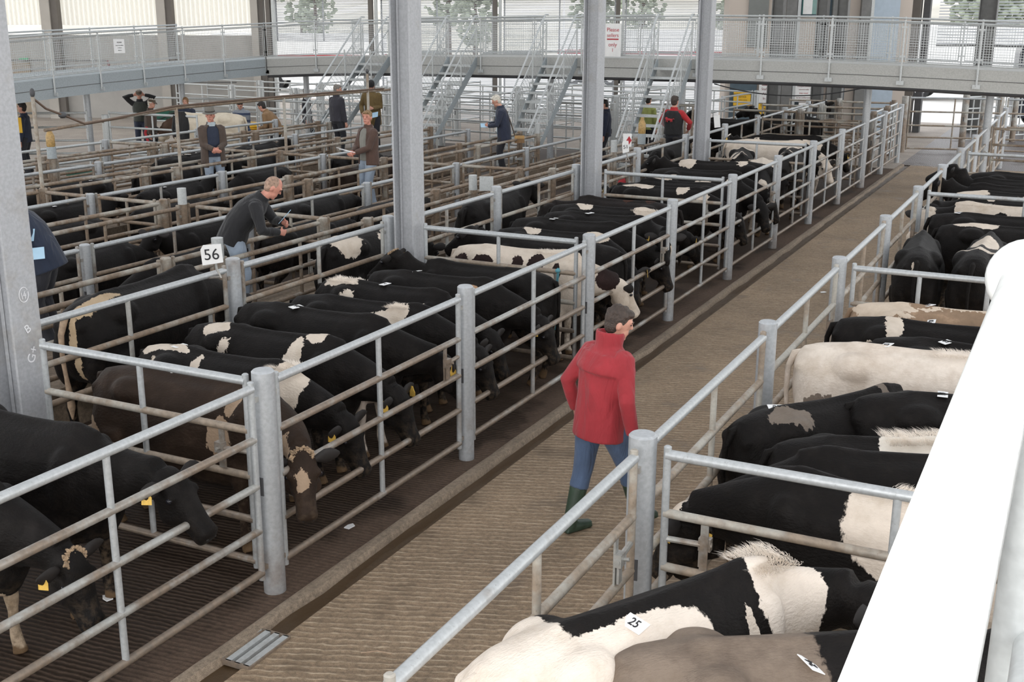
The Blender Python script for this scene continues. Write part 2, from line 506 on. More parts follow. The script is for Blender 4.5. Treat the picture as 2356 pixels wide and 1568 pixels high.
# groove along the fascia, and dark soffit edge
mb = MB()
for i in range(len(DK) - 1):
    a, b = np.array(DK[i]), np.array(DK[i + 1])
    t = (b - a)[:2]; n = np.array([t[1], -t[0]]) / np.linalg.norm(t)
    off = np.array([n[0] * .004, n[1] * .004, TH * .5])
    mb.tube([a + off, b + off], .008, 4)
tag(mb.build('trim_fascia_joint', M['grey_steel'], smooth=False), kind='structure')
mb = MB()
for i in range(5, len(DK) - 1):
    a, b = np.array(DK[i]), np.array(DK[i + 1])
    mb.tube([a + (0, .05, -.03), b + (0, .05, -.03)], .045, 4)
tag(mb.build('trim_deck_edge', M['dark_steel'], smooth=False), kind='structure')

def railing(pts, label, n, side, post_low=True, mesh=0.055, skip=()):
    """pts: deck edge line at deck-top height; posts every ~1.55 m, mesh infill panels between"""
    o = empty('mesh_railing', (0, 0, 0), 0, label, 'railing', 'mesh railings of the high walkway')
    P = [np.array(p, float) for p in pts]
    L = [0]
    for a, b in zip(P, P[1:]): L.append(L[-1] + np.linalg.norm(b - a))
    def at(s):
        for i in range(len(P) - 1):
            if s <= L[i + 1] + 1e-6: return P[i] + (P[i + 1] - P[i]) * ((s - L[i]) / (L[i + 1] - L[i]))
        return P[-1]
    tot = L[-1]
    k = max(1, round(tot / 1.55))
    S = [tot * i / k for i in range(k + 1)]
    rail = MB()
    rail.tube([at(s) + (0, 0, 1.0) for s in S], .024, 6)
    rail.tube([at(s) + (0, 0, .93) for s in S], .016, 6)
    rail.tube([at(s) + (0, 0, .07) for s in S], .014, 6)
    rail.build('hand_rail', M['galv_walk'], o)
    for s in S:
        p = at(s)
        low = -.36 if post_low else 0
        pb = MB().tube([p + (0, 0, low), p + (0, 0, 1.0)], .023, 6)
        pb.ell(p + (0, 0, 1.0), (.036, .036, .036), n=8, m=6)
        if post_low: pb.box(p + (0, 0, low), (.16, .03, .09))
        for zz in (.2, .82): pb.box(p + (0, 0, zz), (.13, .035, .035))
        pb.build('post', M['galv_walk'], o)
    for a, b in zip(S, S[1:]):
        pa, pb_ = at(a), at(b)
        d = pb_ - pa; ln = np.linalg.norm(d); u = d / ln
        q0 = pa + u * .07; q1 = pb_ - u * .07
        m = MB()
        fr = [q0 + (0, 0, .1), q1 + (0, 0, .1), q1 + (0, 0, .9), q0 + (0, 0, .9), q0 + (0, 0, .1)]
        for e0, e1 in zip(fr, fr[1:]): m.tube([e0, e1], .011, 4)
        w = np.linalg.norm(q1 - q0); c = int(w / mesh)
        for i in range(1, c):
            x = q0 + (q1 - q0) * i / c
            m.tube([x + (0, 0, .1), x + (0, 0, .9)], .0042, 3, False)
        for i in range(1, int(.8 / mesh)):
            z = .1 + i * mesh
            m.tube([q0 + (0, 0, z), q1 + (0, 0, z)], .0042, 3, False)
        m.build('mesh_panel', M['galv_walk'], o, smooth=False)
    return o
dt = lambda i, off=-0.03: np.array([DK[i][0], DK[i][1] + (off if i >= 5 else 0), DK[i][2] + TH])
STAIRX = [-9.06, -12.10, -15.05, -17.92]
def deck_at(x):
    xs = [d[0] for d in DK[5:]]
    for a, b in zip(DK[5:], DK[6:]):
        if a[0] <= x <= b[0]:
            f = (x - a[0]) / (b[0] - a[0])
            return np.array([x, a[1] + (b[1] - a[1]) * f - .03, a[2] + (b[2] - a[2]) * f + TH])
railing([dt(0) + (.03, 0, 0), dt(1) + (.03, 0, 0), dt(2) + (.03, 0, 0), dt(3) + (.03, 0, 0), dt(4) + (.03, 0, 0), dt(5)], 'long mesh railing on the near side of the high walkway at far left', 0, 1)
ed = [-21.7] + sum([[x - .55, x + .55] for x in sorted(STAIRX)], []) + [4.0]
names = ['mesh railing on the near walkway edge, left of the first staircase', 'short mesh railing between the first and second staircases', 'mesh railing behind the middle column, between second and third staircases',
         'mesh railing with a white notice, between third and fourth staircases', 'long mesh railing on the near walkway edge over the alley at right']
for i in range(5):
    a, b = ed[2 * i], ed[2 * i + 1]
    pts = [deck_at(a)] + [dt(j) for j in range(6, len(DK) - 1) if a + .2 < DK[j][0] < b - .2] + [deck_at(b)]
    railing(pts, names[i], i, 1)
# far side of the walkway
bk = lambda i: np.array([*back(i), DK[i][2] + TH])
railing([bk(0), bk(1), bk(2), bk(3), bk(4)], 'mesh railing on the far side of the walkway link at far left', 0, 1, False)
railing([bk(6) , bk(7), bk(8), bk(9), bk(10), bk(11)], 'mesh railing on the far side of the high walkway behind the staircases', 0, 1, False)
railing([bk(11), bk(12), bk(13), bk(14), bk(15)], 'mesh railing on the far side of the high walkway at right, before the opening', 0, 1, False)
# support columns (round)
def round_post(x, y, top, label, r=.085, mat='galv_post', name='support_post'):
    o = empty(name, (x, y, 0), 0, label, 'post', 'round posts under the high walkway')
    MB().tube([(0, 0, 0), (0, 0, top)], r, 14).build('shaft', M[mat], o)
    MB().lathe([(r + .008, top * .66), (r + .008, top * .66 + .03)], n=14).build('collar', M[mat], o)
    return o
SUP = [(-22.9, 18.2, 1.84), (-23.0, 21.9, 2.0), (-23.0, 25.4, 2.1), (-21.2, 28.8, 2.2), (-18.9, 28.6, 2.3), (-12.9, 28.3, 2.39), (-9.2, 28.1, 2.43), (-4.66, 27.92, 2.41), (-2.02, 27.8, 2.34)]
lab = ['leftmost round post under the high walkway, beside a column', 'round post under the walkway behind the man with hands at his ears', 'round post under the walkway near the yellow hose', 'round post where the walkway link meets the main walkway', 'round post under the walkway left of the first staircase',
       'round post under the walkway behind the white haired man', 'round post under the walkway behind the animal health notice', 'round walkway post standing in the fence left of the alley', 'round walkway post standing in the fence right of the alley']
for (x, y, z), l in zip(SUP, lab): round_post(x, y, z, l)
# ================================================================ staircases
def staircase(x, label):
    top = deck_at(x); yb = 24.45; zb = 0.42
    o = empty('staircase', (x, yb, zb), 0, label, 'stairs', 'steel staircases down from the high walkway')
    run = top[1] - yb; rise = top[2] - zb
    w = .42
    P = lambda s, yy, zz: np.array([s * w, yy, zz])
    for s in (-1, 1):
        m = MB()
        a0 = P(s, 0, .0); a1 = P(s, run, rise - .02)
        n = np.array([0, -rise, run]) / math.hypot(run, rise)
        poly = [(0, 0), (.18, 0), (run + .02, rise - .2), (run + .02, rise), (run - .08, rise)]
        m.prism(poly, P(s, 0, 0) - np.array([.006, 0, 0]), (0, 1, 0), (0, 0, 1), (1, 0, 0), .012)
        m.build('stringer', M['deck_blue'], o, smooth=False)
        # hand rails, end posts, diamond mesh
        m = MB()
        h = .95
        m.tube([P(s, -.08, h * .86), P(s, run - .28, rise + h - .06), P(s, run - .1, rise + h + .08), P(s, run + .05, rise + h + .08)], .024, 6)
        m.tube([P(s, 0, h * .68), P(s, run - .05, rise + h - .24)], .016, 6)
        for f in (0.0, .36, .7, .985):
            m.tube([P(s, run * f, rise * f + .02), P(s, run * f, rise * f + h * (.8 if f == 0 else .95))], .021, 6)
        m.build('hand_rail', M['galv_walk'], o)
        m = MB()
        for i in range(0, 34):
            f0 = i / 34
            for sg in (1, -1):
                y0 = run * f0; z0 = rise * f0 + .06
                f1 = f0 + sg * .13
                if not (0 <= f1 <= 1): continue
                m.tube([P(s, y0, z0), P(s, run * f1, rise * f1 + .72)], .0042, 3, False)
        m.build('mesh_panel', M['galv_walk'], o, smooth=False)
    nst = 11
    for i in range(1, nst + 1):
        f = i / (nst + 1)
        m = MB().box((0, run * f, rise * f), (2 * w - .02, .20, .028))
        m.box((0, run * f - .10, rise * f - .015), (2 * w - .02, .012, .05))
        m.build('tread', M['galv_walk'], o, smooth=False)
    return o
for x, l in zip(STAIRX, ['steel staircase with mesh sides nearest the man in red and black', 'steel staircase just left of the third column', 'steel staircase half hidden by the middle column', 'leftmost steel staircase, behind the man in the olive coat']):
    staircase(x, l)
# ================================================================ posts and gates
_POST = {}
def post(x, y, label, h=1.6, r=.07, mat='galv_post', group='fence posts', ext=None):
    key = (h, r, mat, ext)
    if key not in _POST:
        o = empty('fence_post', (x, y, 0))
        MB().lathe([(r, 0), (r, h - .012), (r - .012, h)], n=18).build('shaft', M[mat], o)
        lug = MB()
        for z in (h - .18, .22):
            lug.box((r + .012, 0, z), (.05, .03, .035)); lug.box((-r - .012, 0, z), (.05, .03, .035))
        lug.tube([(r + .03, 0, h - .21), (r + .03, 0, h - .13)], .012, 6)
        lug.build('hinge_lug', M['galv_dirty'], o)
        MB().box((-r + .002, 0, h * .5), (.012, .03, .13)).build('bolt_slot', M['dark_steel'], o)
        if ext: MB().tube([(0, 0, h - .01), (0, 0, h + ext)], r + .004, 14).build('sleeve', M['galv_walk'], o)
        _POST[key] = o
    else:
        o = copy_tree(_POST[key]); o.location = (x, y, 0)
    o.rotation_euler = (0, 0, random.uniform(1.45, 1.7))
    return tag(o, label, 'post', group)

_GATE = {}
Z5 = (.19, .50, .82, 1.15, 1.50)
Z4 = (.20, .52, .86, 1.19)
def gate(p, q, label, style='pen', zs=Z5, group='pipe gates', latch=True, name='pipe_gate', flip=False, mats=None):
    """pipe gate hung between two points on the ground"""
    p = np.array(p, float); q = np.array(q, float)
    if flip: p, q = q, p
    L = round(float(np.linalg.norm(q - p)), 2)
    key = (L, style, zs, latch)
    ang = math.atan2(q[1] - p[1], q[0] - p[0])
    if key not in _GATE:
        top, low, st = {'pen': ('galv', 'galv_dirty', 'galv'), 'cross': ('galv', 'tan_pipe', 'galv'), 'rust': ('rusty', 'rusty', 'rusty'), 'mix': ('galv', 'rusty', 'galv_dirty'),
                        'tan': ('galv', 'tan_pipe', 'tan_pipe'), 'far': ('galv_far', 'galv_far', 'galv_far'), 'brown': ('tan_pipe', 'rusty', 'tan_pipe')}[style]
        o = empty(name, (p[0], p[1], 0), ang)
        rr = .030
        for i, z in enumerate(reversed(zs)):
            mt = top if i == 0 else (low if (i in (1, 2) or style in ('rust', 'tan', 'brown', 'mix')) else 'galv_dirty')
            if style == 'far': mt = top
            MB().tube([(0.02, 0, z), (L - .02, 0, z)], rr if i == 0 else rr - .003, 10).build('rail', M[mt], o)
        for x in (.025, L - .025):
            MB().lathe([(.023, 0.0 if style in ('far', 'brown') else zs[0] - .05), (.023, zs[-1] + .045), (.015, zs[-1] + .052)], (x, 0, 0), 10).build('stile', M[st], o)
        m = MB().tube([(L * .5, 0, zs[0]), (L * .5, 0, zs[-1])], .022, 10)
        m.build('brace', M[st], o)
        if latch:
            m = MB()
            za, zb = zs[-3] + .04, zs[-2] - .02
            m.box((L - .26, 0, (za + zb) / 2), (.045, .012, zb - za + .06))
            m.tube([(L - .30, -.02, (za + zb) / 2), (L - .02, -.0, (za + zb) / 2)], .018, 8)
            m.box((L - .26, -.022, (za + zb) / 2 + .005), (.07, .045, .075))
            m.tube([(L - .25, -.02, (za + zb) / 2), (L - .25, -.075, (za + zb) / 2 + .01)], .011, 6)
            m.box((L - .25, -.02, (za + zb) / 2 - .09), (.05, .014, .10))
            m.build('latch', M['galv_dirty'], o, smooth=False)
        _GATE[key] = o
    else:
        o = copy_tree(_GATE[key]); o.location = (p[0], p[1], 0)
    o.rotation_euler = (0, 0, ang)
    return tag(o, label, 'gate', group)

def nth(i): return ORD[i]
# ---- line A: left side of the alley
for k in range(0, 11):
    y = Y0 + k * D
    if k == 8: continue
    lab = {0: 'thick galvanised post nearest the camera on the left of the alley', 1: 'galvanised post beside the drinking cattle, second from the camera left of the alley'}.get(k, 'galvanised post, %s from the camera along the fence left of the alley' % nth(k + 1))
    post(XA, y, lab, 1.6, .077 if k == 0 else .07, group='posts left of the alley')
for k in range(-1, 10):
    a, b = Y0 + k * D + .105, Y0 + (k + 1) * D - .105
    lab = 'galvanised five rail gate, %s from the camera along the left of the alley' % nth(k + 2)
    gate((XA, a), (XA, b), lab, 'pen', group='gates left of the alley', latch=(k % 2 == 0 or k == -1), flip=(k == -1))
# ---- line B: right side of the alley
for k in range(0, 11):
    y = Y0 + k * D
    if k == 8: continue
    lab = {0: 'thick galvanised post nearest the camera on the right of the alley, beside the red jacket'}.get(k, 'galvanised post, %s from the camera along the fence right of the alley' % nth(k + 1))
    post(XB, y, lab, 1.6, .08 if k == 0 else .072, group='posts right of the alley')
for k in range(-1, 10):
    a, b = Y0 + k * D + .11, Y0 + (k + 1) * D - .11
    gate((XB, a), (XB, b), 'galvanised and tan gate, %s from the camera along the right of the alley' % nth(k + 2), 'tan', group='gates right of the alley', latch=(k % 2 == 1), flip=(k % 2 == 0))
# ---- line C: outer fence of the left pens
for k in range(1, 11):
    lab = 'galvanised post with a bolt, %s from the left column along the outer pen fence' % nth(k)
    post(-7.20, Y0 + k * D, lab, 1.6, .07, group='posts of the outer pen fence')
for k in range(0, 10):
    gate((-7.20, Y0 + k * D + .105), (-7.20, Y0 + (k + 1) * D - .105), 'galvanised topped rusty gate, %s along the outer fence of the left pens' % nth(k + 1), 'mix', group='gates of the outer pen fence', latch=(k % 2 == 0))
# ---- cross gates between the left pens
for k, lab in ((0, 'cross gate between the left column and the nearest alley post, brown cow behind it'), (2, 'cross gate from the middle column to the third alley post, blue twine at its end'),
               (4, 'cross gate from the third column to the fifth alley post'), (6, 'cross gate from the fourth column to the seventh alley post'), (8, 'brownish cross gate at the far end of the left pens')):
    x0 = (-6.72 if k else -6.70) if k < 8 else -7.1
    gate((x0, Y0 + k * D + .0), (XA - .12, Y0 + k * D + .0), lab, 'cross' if k < 8 else 'brown', group='cross gates in the left pens')
# blue twine tied on the second cross gate
mb = MB()
for s in (0, .015):
    mb.tube([(-5.0 + s, Y0 + 2 * D - .04, 1.2), (-5.02 + s, Y0 + 2 * D - .05, .95), (-4.98 + s, Y0 + 2 * D - .05, .72), (-5.01 - s, Y0 + 2 * D - .045, .5)], .007, 5)
mb.ell((-5.0, Y0 + 2 * D - .045, 1.17), (.03, .02, .025))
tag(mb.build('twine', simple('blue_twine', (.10, .30, .36), .8)), 'blue twine hanging from the end of the second cross gate', 'twine')
# ---- cross gates on the right
gate((XB + .12, Y0), (.62, Y0), 'nearest cross gate on the right, in front of the black and white head', 'cross', group='cross gates in the right pens', flip=True)
gate((XB + .12, Y0 + 2 * D), (-.62, Y0 + 2 * D), 'short cross gate on the right, behind the tan cow', 'cross', group='cross gates in the right pens', latch=False)
gate((XB + .12, Y0 + 4 * D), (.62, Y0 + 4 * D), 'third cross gate on the right, second furthest', 'cross', group='cross gates in the right pens', latch=False)
gate((XB + .12, Y0 + 6 * D), (.62, Y0 + 6 * D), 'fourth cross gate on the right, furthest with cattle at it', 'cross', group='cross gates in the right pens', latch=False)
gate((XB + .12, Y0 + 8 * D), (.62, Y0 + 8 * D), 'empty cross gate at the far right pens under the walkway', 'brown', group='cross gates in the right pens', latch=True)
# ---- rows of low races further left
ROWS = [(-8.50, 'rust', 'first double rusty rail, near side', 'D'), (-9.02, 'rust', 'first double rusty rail, far side', 'd'), (-10.40, 'pen', 'first galvanised race fence', 'E'),
        (-11.50, 'rust', 'second double rusty rail, near side', 'F'), (-12.05, 'rust', 'second double rusty rail, far side', 'f'), (-13.40, 'pen', 'second galvanised race fence', 'G'),
        (-14.50, 'rust', 'third double rusty rail, near side', 'H'), (-15.05, 'rust', 'third double rusty rail, far side', 'h'), (-16.30, 'pen', 'third galvanised race fence', 'I'),
        (-17.40, 'rust', 'fourth double rusty rail, near side', 'J'), (-17.85, 'rust', 'fourth double rusty rail, far side', 'j'), (-19.15, 'far', 'last galvanised fence before the yard', 'K')]
for x, st, lab, cde in ROWS:
    k0 = math.ceil((0.80 * -x - .9 - ROWY0) / ROWD) - 1
    k1 = 5 if cde != 'K' else 5
    n = 1
    off = {'D': .12, 'F': -.1, 'H': .1, 'J': -.05, 'd': -.15, 'f': .1, 'h': -.12, 'j': .08}.get(cde, 0)
    for k in range(k0, k1 + 1):
        y = ROWY0 + k * ROWD + off
        ext = .22 if (cde == 'D' and k % 2 == 0) or (cde == 'F' and k % 2 == 1) else None
        post(x, y, '%s pipe post, %s from the left, %s' % ('rusty' if st == 'rust' else 'galvanised', nth(n), lab), 1.25, .062, 'rusty' if st == 'rust' else 'galv_post', 'posts of the low races', ext)
        if k < k1:
            gate((x, y + .09), (x, y + ROWD - .09), '%s low gate, %s from the left, %s' % ('rusty' if st == 'rust' else 'galvanised', nth(n), lab), 'mix' if st == 'pen' else st, Z4, 'gates of the low races', latch=(k % 2 == 0))
        n += 1
# cross gates in the races
n = 1
for xa, xb in ((-10.4, -9.02), (-11.5, -10.4), (-13.4, -12.05), (-14.5, -13.4), (-16.3, -15.05), (-17.4, -16.3), (-19.15, -17.85)):
    for k in (1, 3):
        y = ROWY0 + k * ROWD + .05
        gate((xa + .1, y), (xb - .1, y), 'rusty short cross gate in the %s race from the left pens, %s of two' % (nth(n), 'nearer' if k == 1 else 'further'), 'rust', Z4, 'short cross gates in the races', latch=False)
    n += 1
# ---- yard at far left: gates running across
yl = [((-22.1, 21.7), (-19.3, 21.8), 'galvanised yard gate in front of the man holding his ears'), ((-25.6, 19.4), (-22.5, 21.4), 'galvanised yard gate beside the leftmost walkway post'),
      ((-25.2, 26.5), (-21.8, 27.2), 'yard gate behind the brown and white cow, left part'), ((-21.6, 27.3), (-18.4, 27.0), 'yard gate behind the two men bending over')]
for a, b, l in yl: gate(a, b, l, 'far', Z5, 'gates in the yard', latch=False)
for x, y, l in ((-22.2, 21.7, 'stout galvanised post at the corner of the yard gates'), (-25.7, 19.35, 'galvanised yard post far left by the yellow notice'), (-21.7, 27.3, 'galvanised yard post beyond the striped jumper')):
    post(x, y, l, 1.45, .10, 'galv_walk', 'yard posts')
# green wheelbarrow and yellow hose pile further back come with the yard things
# ---- pens beyond the walkway, fences running across
n = 1
for y, x0, x1, h in ((31.5, -30, -9.6, 0), (34.2, -31, -9.4, 0), (37.0, -24, -9.2, 0), (39.6, -19, -9.0, 0)):
    xs = np.arange(x0, x1, 3.0)
    i = 1
    for xa, xb in zip(xs, xs[1:]):
        ya = y + (xa + 20) * -.12; yb = y + (xb + 20) * -.12
        post(xb, yb, 'far galvanised post, %s from the left in the %s fence beyond the walkway' % (nth(i), nth(n)), 1.55, .085, 'galv_far', 'far pen posts')
        gate((xa + .12, ya), (xb - .12, yb), 'far galvanised gate, %s from the left in the %s fence beyond the walkway' % (nth(i), nth(n)), 'far', Z5, 'far pen gates', latch=False)
        i += 1
    n += 1
n = 1
for x in (-25.5, -21, -17, -13.5, -10.2):
    for i in range(2):
        y = 33 + i * 3.2 + (x + 20) * -.12
        gate((x, y), (x + .2, y + 2.9), 'far galvanised dividing gate, %s pair from the left, %s' % (nth(n), ('nearer', 'further')[i]), 'far', Z5, 'far dividing gates', latch=False)
    n += 1
# ---- far end of the alley
gate((-4.85, 36.3), (-2.35, 36.9), 'wide gate closing the far end of the alley', 'tan', (.12, .45, .8, 1.2, 1.6), latch=False)
gate((-2.2, 36.9), (1.2, 37.0), 'brown gate right of the far alley end', 'tan', (.12, .45, .8, 1.2, 1.6), latch=False)
for i, (x, y, h) in enumerate(((-4.95, 36.2, 1.65), (-3.5, 38.8, 1.7), (-3.05, 39.6, 1.7), (-2.6, 40.4, 1.7), (-2.2, 41.2, 1.7), (-1.8, 42.0, 1.7))):
    post(x, y, 'rusty brown post, %s from the left beyond the far alley gate' % nth(i + 1), h, .10, 'galv_dirty', 'posts beyond the far alley gate')
for i in range(4):
    gate((-3.5 + i * .42, 38.95 + i * .8), (-3.12 + i * .42, 39.5 + i * .8), 'narrow gate between rusty posts, %s from the left beyond the alley' % nth(i + 1), 'far', Z5, 'narrow gates beyond the alley', latch=False)
for i, (y, xa, xb) in enumerate(((30.4, -8.6, -4.9), (32.6, -8.4, -4.9), (35.0, -8.2, -5.1))):
    xm = (xa + xb) / 2
    for j, (a, b) in enumerate(((xa, xm), (xm, xb))):
        gate((a + .08, y), (b - .08, y + .1), 'brownish gate across the far left of the alley, %s row back, %s half' % (nth(i + 1), ('left', 'right')[j]), 'brown', Z5, 'far cross gates by the alley', latch=(j == 0))
        post(b, y + .05, 'post of the %s gate row beyond the left pens, %s' % (nth(i + 1), ('middle', 'right end')[j]), 1.6, .075, 'galv_dirty', 'far cross posts by the alley')
for i, (xa, ya, xb, yb) in enumerate(((-7.0, 30.5, -7.0, 32.6), (-5.0, 30.6, -5.0, 32.6), (-7.0, 32.8, -7.0, 35), (-5.0, 32.8, -5.0, 35))):
    gate((xa, ya + .1), (xb, yb - .1), 'galvanised side gate beyond the left pens, %s counting from the nearest left' % nth(i + 1), 'far', Z5, 'far side gates', latch=False)
# vertical bar crush gate
o = empty('bar_gate', (-9.6, 27.9, 0), R(8), 'brown gate of upright bars in front of the health notice', 'gate')
for z_ in (1.75, .3): MB().tube([(0, 0, z_), (1.1, 0, z_)], .033, 8).build('rail', M['tan_pipe'], o)
for i in range(7): MB().tube([(i * 1.1 / 6, 0, .0 if i in (0, 6) else .3), (i * 1.1 / 6, 0, 1.75)], .028, 8).build('bar', M['tan_pipe'], o)
# ---- overhead water pipe with hose on tall poles
o = empty('water_pipe', (-14.5, 0, 0), 0, 'long raised water pipe with a hose running above the third rusty rail', 'pipe')
ptops = [(12.74, 2.64), (15.84, 2.27), (18.93, 2.27), (21.97, 2.62), (24.25, 2.24)]
for y, z in ptops: MB().tube([(0, y + .0, 0), (0, y, z)], .030, 8).build('pole', M['tan_pipe'], o)
MB().tube([(0, 12.9, 2.12), (0, 15.84, 2.27), (0, 18.93, 2.27), (0, 21.97, 2.24), (0, 24.3, 2.22)], .026, 8).build('pipe', M['rusty'], o)
MB().tube([(0, 12.74, 2.62), (.02, 12.95, 2.45), (.02, 13.3, 2.32), (.02, 13.7, 2.16), (.02, 14.4, 2.20), (.02, 15.8, 2.31), (.02, 18.9, 2.31), (.02, 21.9, 2.28), (.02, 22.6, 2.27)], .018, 7).build('hose', simple('brown_hose', (.13, .085, .06), .6), o)
for c_, r_ in (((0, 12.74, 2.70), (.04, .04, .07)), ((0, 13.28, 2.33), (.06, .07, .05)), ((0, 21.97, 2.68), (.035, .05, .05))): MB().ell(c_, r_).build('tap', M['dark_steel'], o)
# ================================================================ cattle
def ringyz(x, zt, zb, hw, n=22, cy=0.0, top=.85, tilt=0.0):
    t = np.arange(n) * 2 * PI / n
    c, s = np.cos(t), np.sin(t)
    zm = zb + (zt - zb) * .46
    y = np.sign(c) * np.abs(c) ** .78 * hw
    z = np.where(s > 0, zm + (zt - zm) * np.abs(s) ** top, zm - (zm - zb) * np.abs(s) ** .9)
    # a little narrower along the back
    y = y * np.where(s > 0, 1 - .22 * s ** 2, 1.0)
    return np.stack([np.full(n, x) + tilt * (z - zm), y + cy, z], 1)

POSES = {  # poll position, head direction
    'level': ((1.26, 0, 1.42), (.80, 0, -.60)),
    'low': ((1.34, 0, .98), (.42, 0, -.91)),
    'lowr': ((1.24, -.26, 1.00), (.38, -.42, -.82)),
    'lowl': ((1.24, .26, 1.00), (.38, .42, -.82)),
    'right': ((1.16, -.36, 1.24), (.25, -.72, -.60)),
    'left': ((1.16, .36, 1.24), (.25, .72, -.60)),
    'fwdlow': ((1.40, 0, 1.18), (.72, 0, -.70)),
    'high': ((1.14, 0, 1.56), (.88, 0, -.42)),
}
def headframe(pose):
    p, d = POSES[pose]
    p = np.array(p, float); d = np.array(d, float); d /= np.linalg.norm(d)
    side = np.cross([0, 0, 1.0], d); side /= np.linalg.norm(side)   # towards the left of the face
    up = np.cross(d, side)                                          # forehead side
    return p, d, side, up
def ring_at(c, side, up, a, b, n=18, p=.85):
    t = np.arange(n) * 2 * PI / n
    cs, sn = np.cos(t), np.sin(t)
    return c + np.outer(np.sign(cs) * np.abs(cs) ** p, side) * a + np.outer(np.sign(sn) * np.abs(sn) ** p, up) * b

def cow_body(pose, voxel=.017):
    mb = MB()
    st = [(-.985, 1.22, .98, .07), (-.96, 1.30, .84, .14), (-.90, 1.345, .74, .205), (-.80, 1.375, .66, .25), (-.66, 1.39, .62, .275), (-.52, 1.40, .63, .285), (-.38, 1.385, .61, .285), (-.20, 1.375, .55, .315),
          (0, 1.37, .515, .335), (.2, 1.37, .50, .33), (.38, 1.375, .50, .30), (.52, 1.39, .51, .265), (.64, 1.40, .53, .235), (.76, 1.375, .58, .20), (.86, 1.33, .66, .155), (.93, 1.26, .76, .10)]
    mb.loft([ringyz(*q) for q in st])
    # hooks, pins, spine, shoulder, thigh
    for s in (-1, 1):
        mb.ell((-.50, s * .165, 1.23), (.20, .13, .135))
        mb.ell((-.92, s * .115, 1.20), (.06, .055, .06))
        mb.ell((-.74, s * .165, .93), (.21, .125, .33), rotm(0, .2, 0))
        mb.ell((.60, s * .165, 1.0), (.15, .105, .32), rotm(0, .25, 0))
        mb.ell((.52, s * .18, .78), (.14, .085, .17))
    mb.tube([(-.92, 0, 1.315), (-.5, 0, 1.375), (0, 0, 1.352), (.4, 0, 1.36), (.62, 0, 1.39), (.8, 0, 1.35)], [.035, .045, .045, .05, .05, .05], 8)
    # legs
    for s in (-1, 1):
        y = s * .165
        mb.tube([(.56, y, .86), (.57, y, .66), (.575, y, .50), (.585, y, .43), (.585, y, .34), (.58, y, .20), (.585, y, .12), (.60, y, .065), (.615, y, .0)],
                [(.09, .12), (.075, .085), (.055, .06), (.055, .058), (.04, .042), (.038, .04), (.047, .047), (.045, .05), (.058, .068)], 10)
        mb.tube([(-.66, s * .19, .90), (-.64, s * .20, .74), (-.70, s * .19, .62), (-.79, s * .175, .53), (-.825, s * .17, .46), (-.81, s * .17, .36), (-.785, s * .17, .20), (-.775, s * .17, .12), (-.755, s * .17, .06), (-.735, s * .17, 0)],
                [(.13, .18), (.11, .15), (.08, .105), (.055, .075), (.05, .06), (.04, .048), (.04, .042), (.048, .048), (.046, .05), (.058, .068)], 10)
    # udder / brisket
    mb.ell((.74, 0, .70), (.14, .12, .14))
    # neck
    p, d, side, up = headframe(pose)
    base = np.array([.70, 0, 1.06])
    rings = []
    K = 7
    d0 = np.array([.85, 0, .25]); 
    for i in range(K):
        t = i / (K - 1)
        q = base * (1 - t) ** 2 + 2 * t * (1 - t) * (base + d0 * .36 * np.array([1, 1, (p[2] - .9)])) + (p - d * .02 - up * .05) * t ** 2
        q2 = q
        a = .185 * (1 - t) + .098 * t; b = .30 * (1 - t) ** 1.2 + .128 * t + .02
        rings.append((q2, a, b))
    rr = []
    for i, (q, a, b) in enumerate(rings):
        dd = rings[min(i + 1, K - 1)][0] - rings[max(i - 1, 0)][0]
        dd /= np.linalg.norm(dd)
        sd = np.cross([0, 0, 1.0], dd); sd /= np.linalg.norm(sd)
        uu = np.cross(dd, sd)
        rr.append(ring_at(q, sd, uu, a, b, 18, 1.0))
    mb.loft(rr)
    # head: poll, forehead, eyes, bridge, muzzle
    hs = [(-.05, .075, .07, -.02), (.0, .105, .105, -.03), (.08, .122, .135, -.045), (.16, .122, .145, -.055), (.24, .105, .130, -.055), (.32, .086, .108, -.05), (.40, .078, .092, -.045), (.46, .086, .088, -.045), (.505, .084, .078, -.05), (.53, .06, .055, -.055)]
    mb.loft([ring_at(p + d * s + up * o, side, up, a, b) for s, a, b, o in hs])
    for s in (-1, 1):
        mb.ell(p + d * .165 + side * s * .105 + up * .02, (.045, .045, .04), n=10, m=7)     # brow
        mb.ell(p + d * .22 + side * s * .07 - up * .12, (.10, .05, .09), n=10, m=7)        # jaw
        mb.ell(p + d * .485 + side * s * .045 + up * .0, (.035, .035, .03), n=8, m=6)
    return melt(mb, voxel, 10, 'body_' + pose)

_BODY = {}
def get_body(pose):
    if pose not in _BODY: _BODY[pose] = cow_body(pose)
    return _BODY[pose]

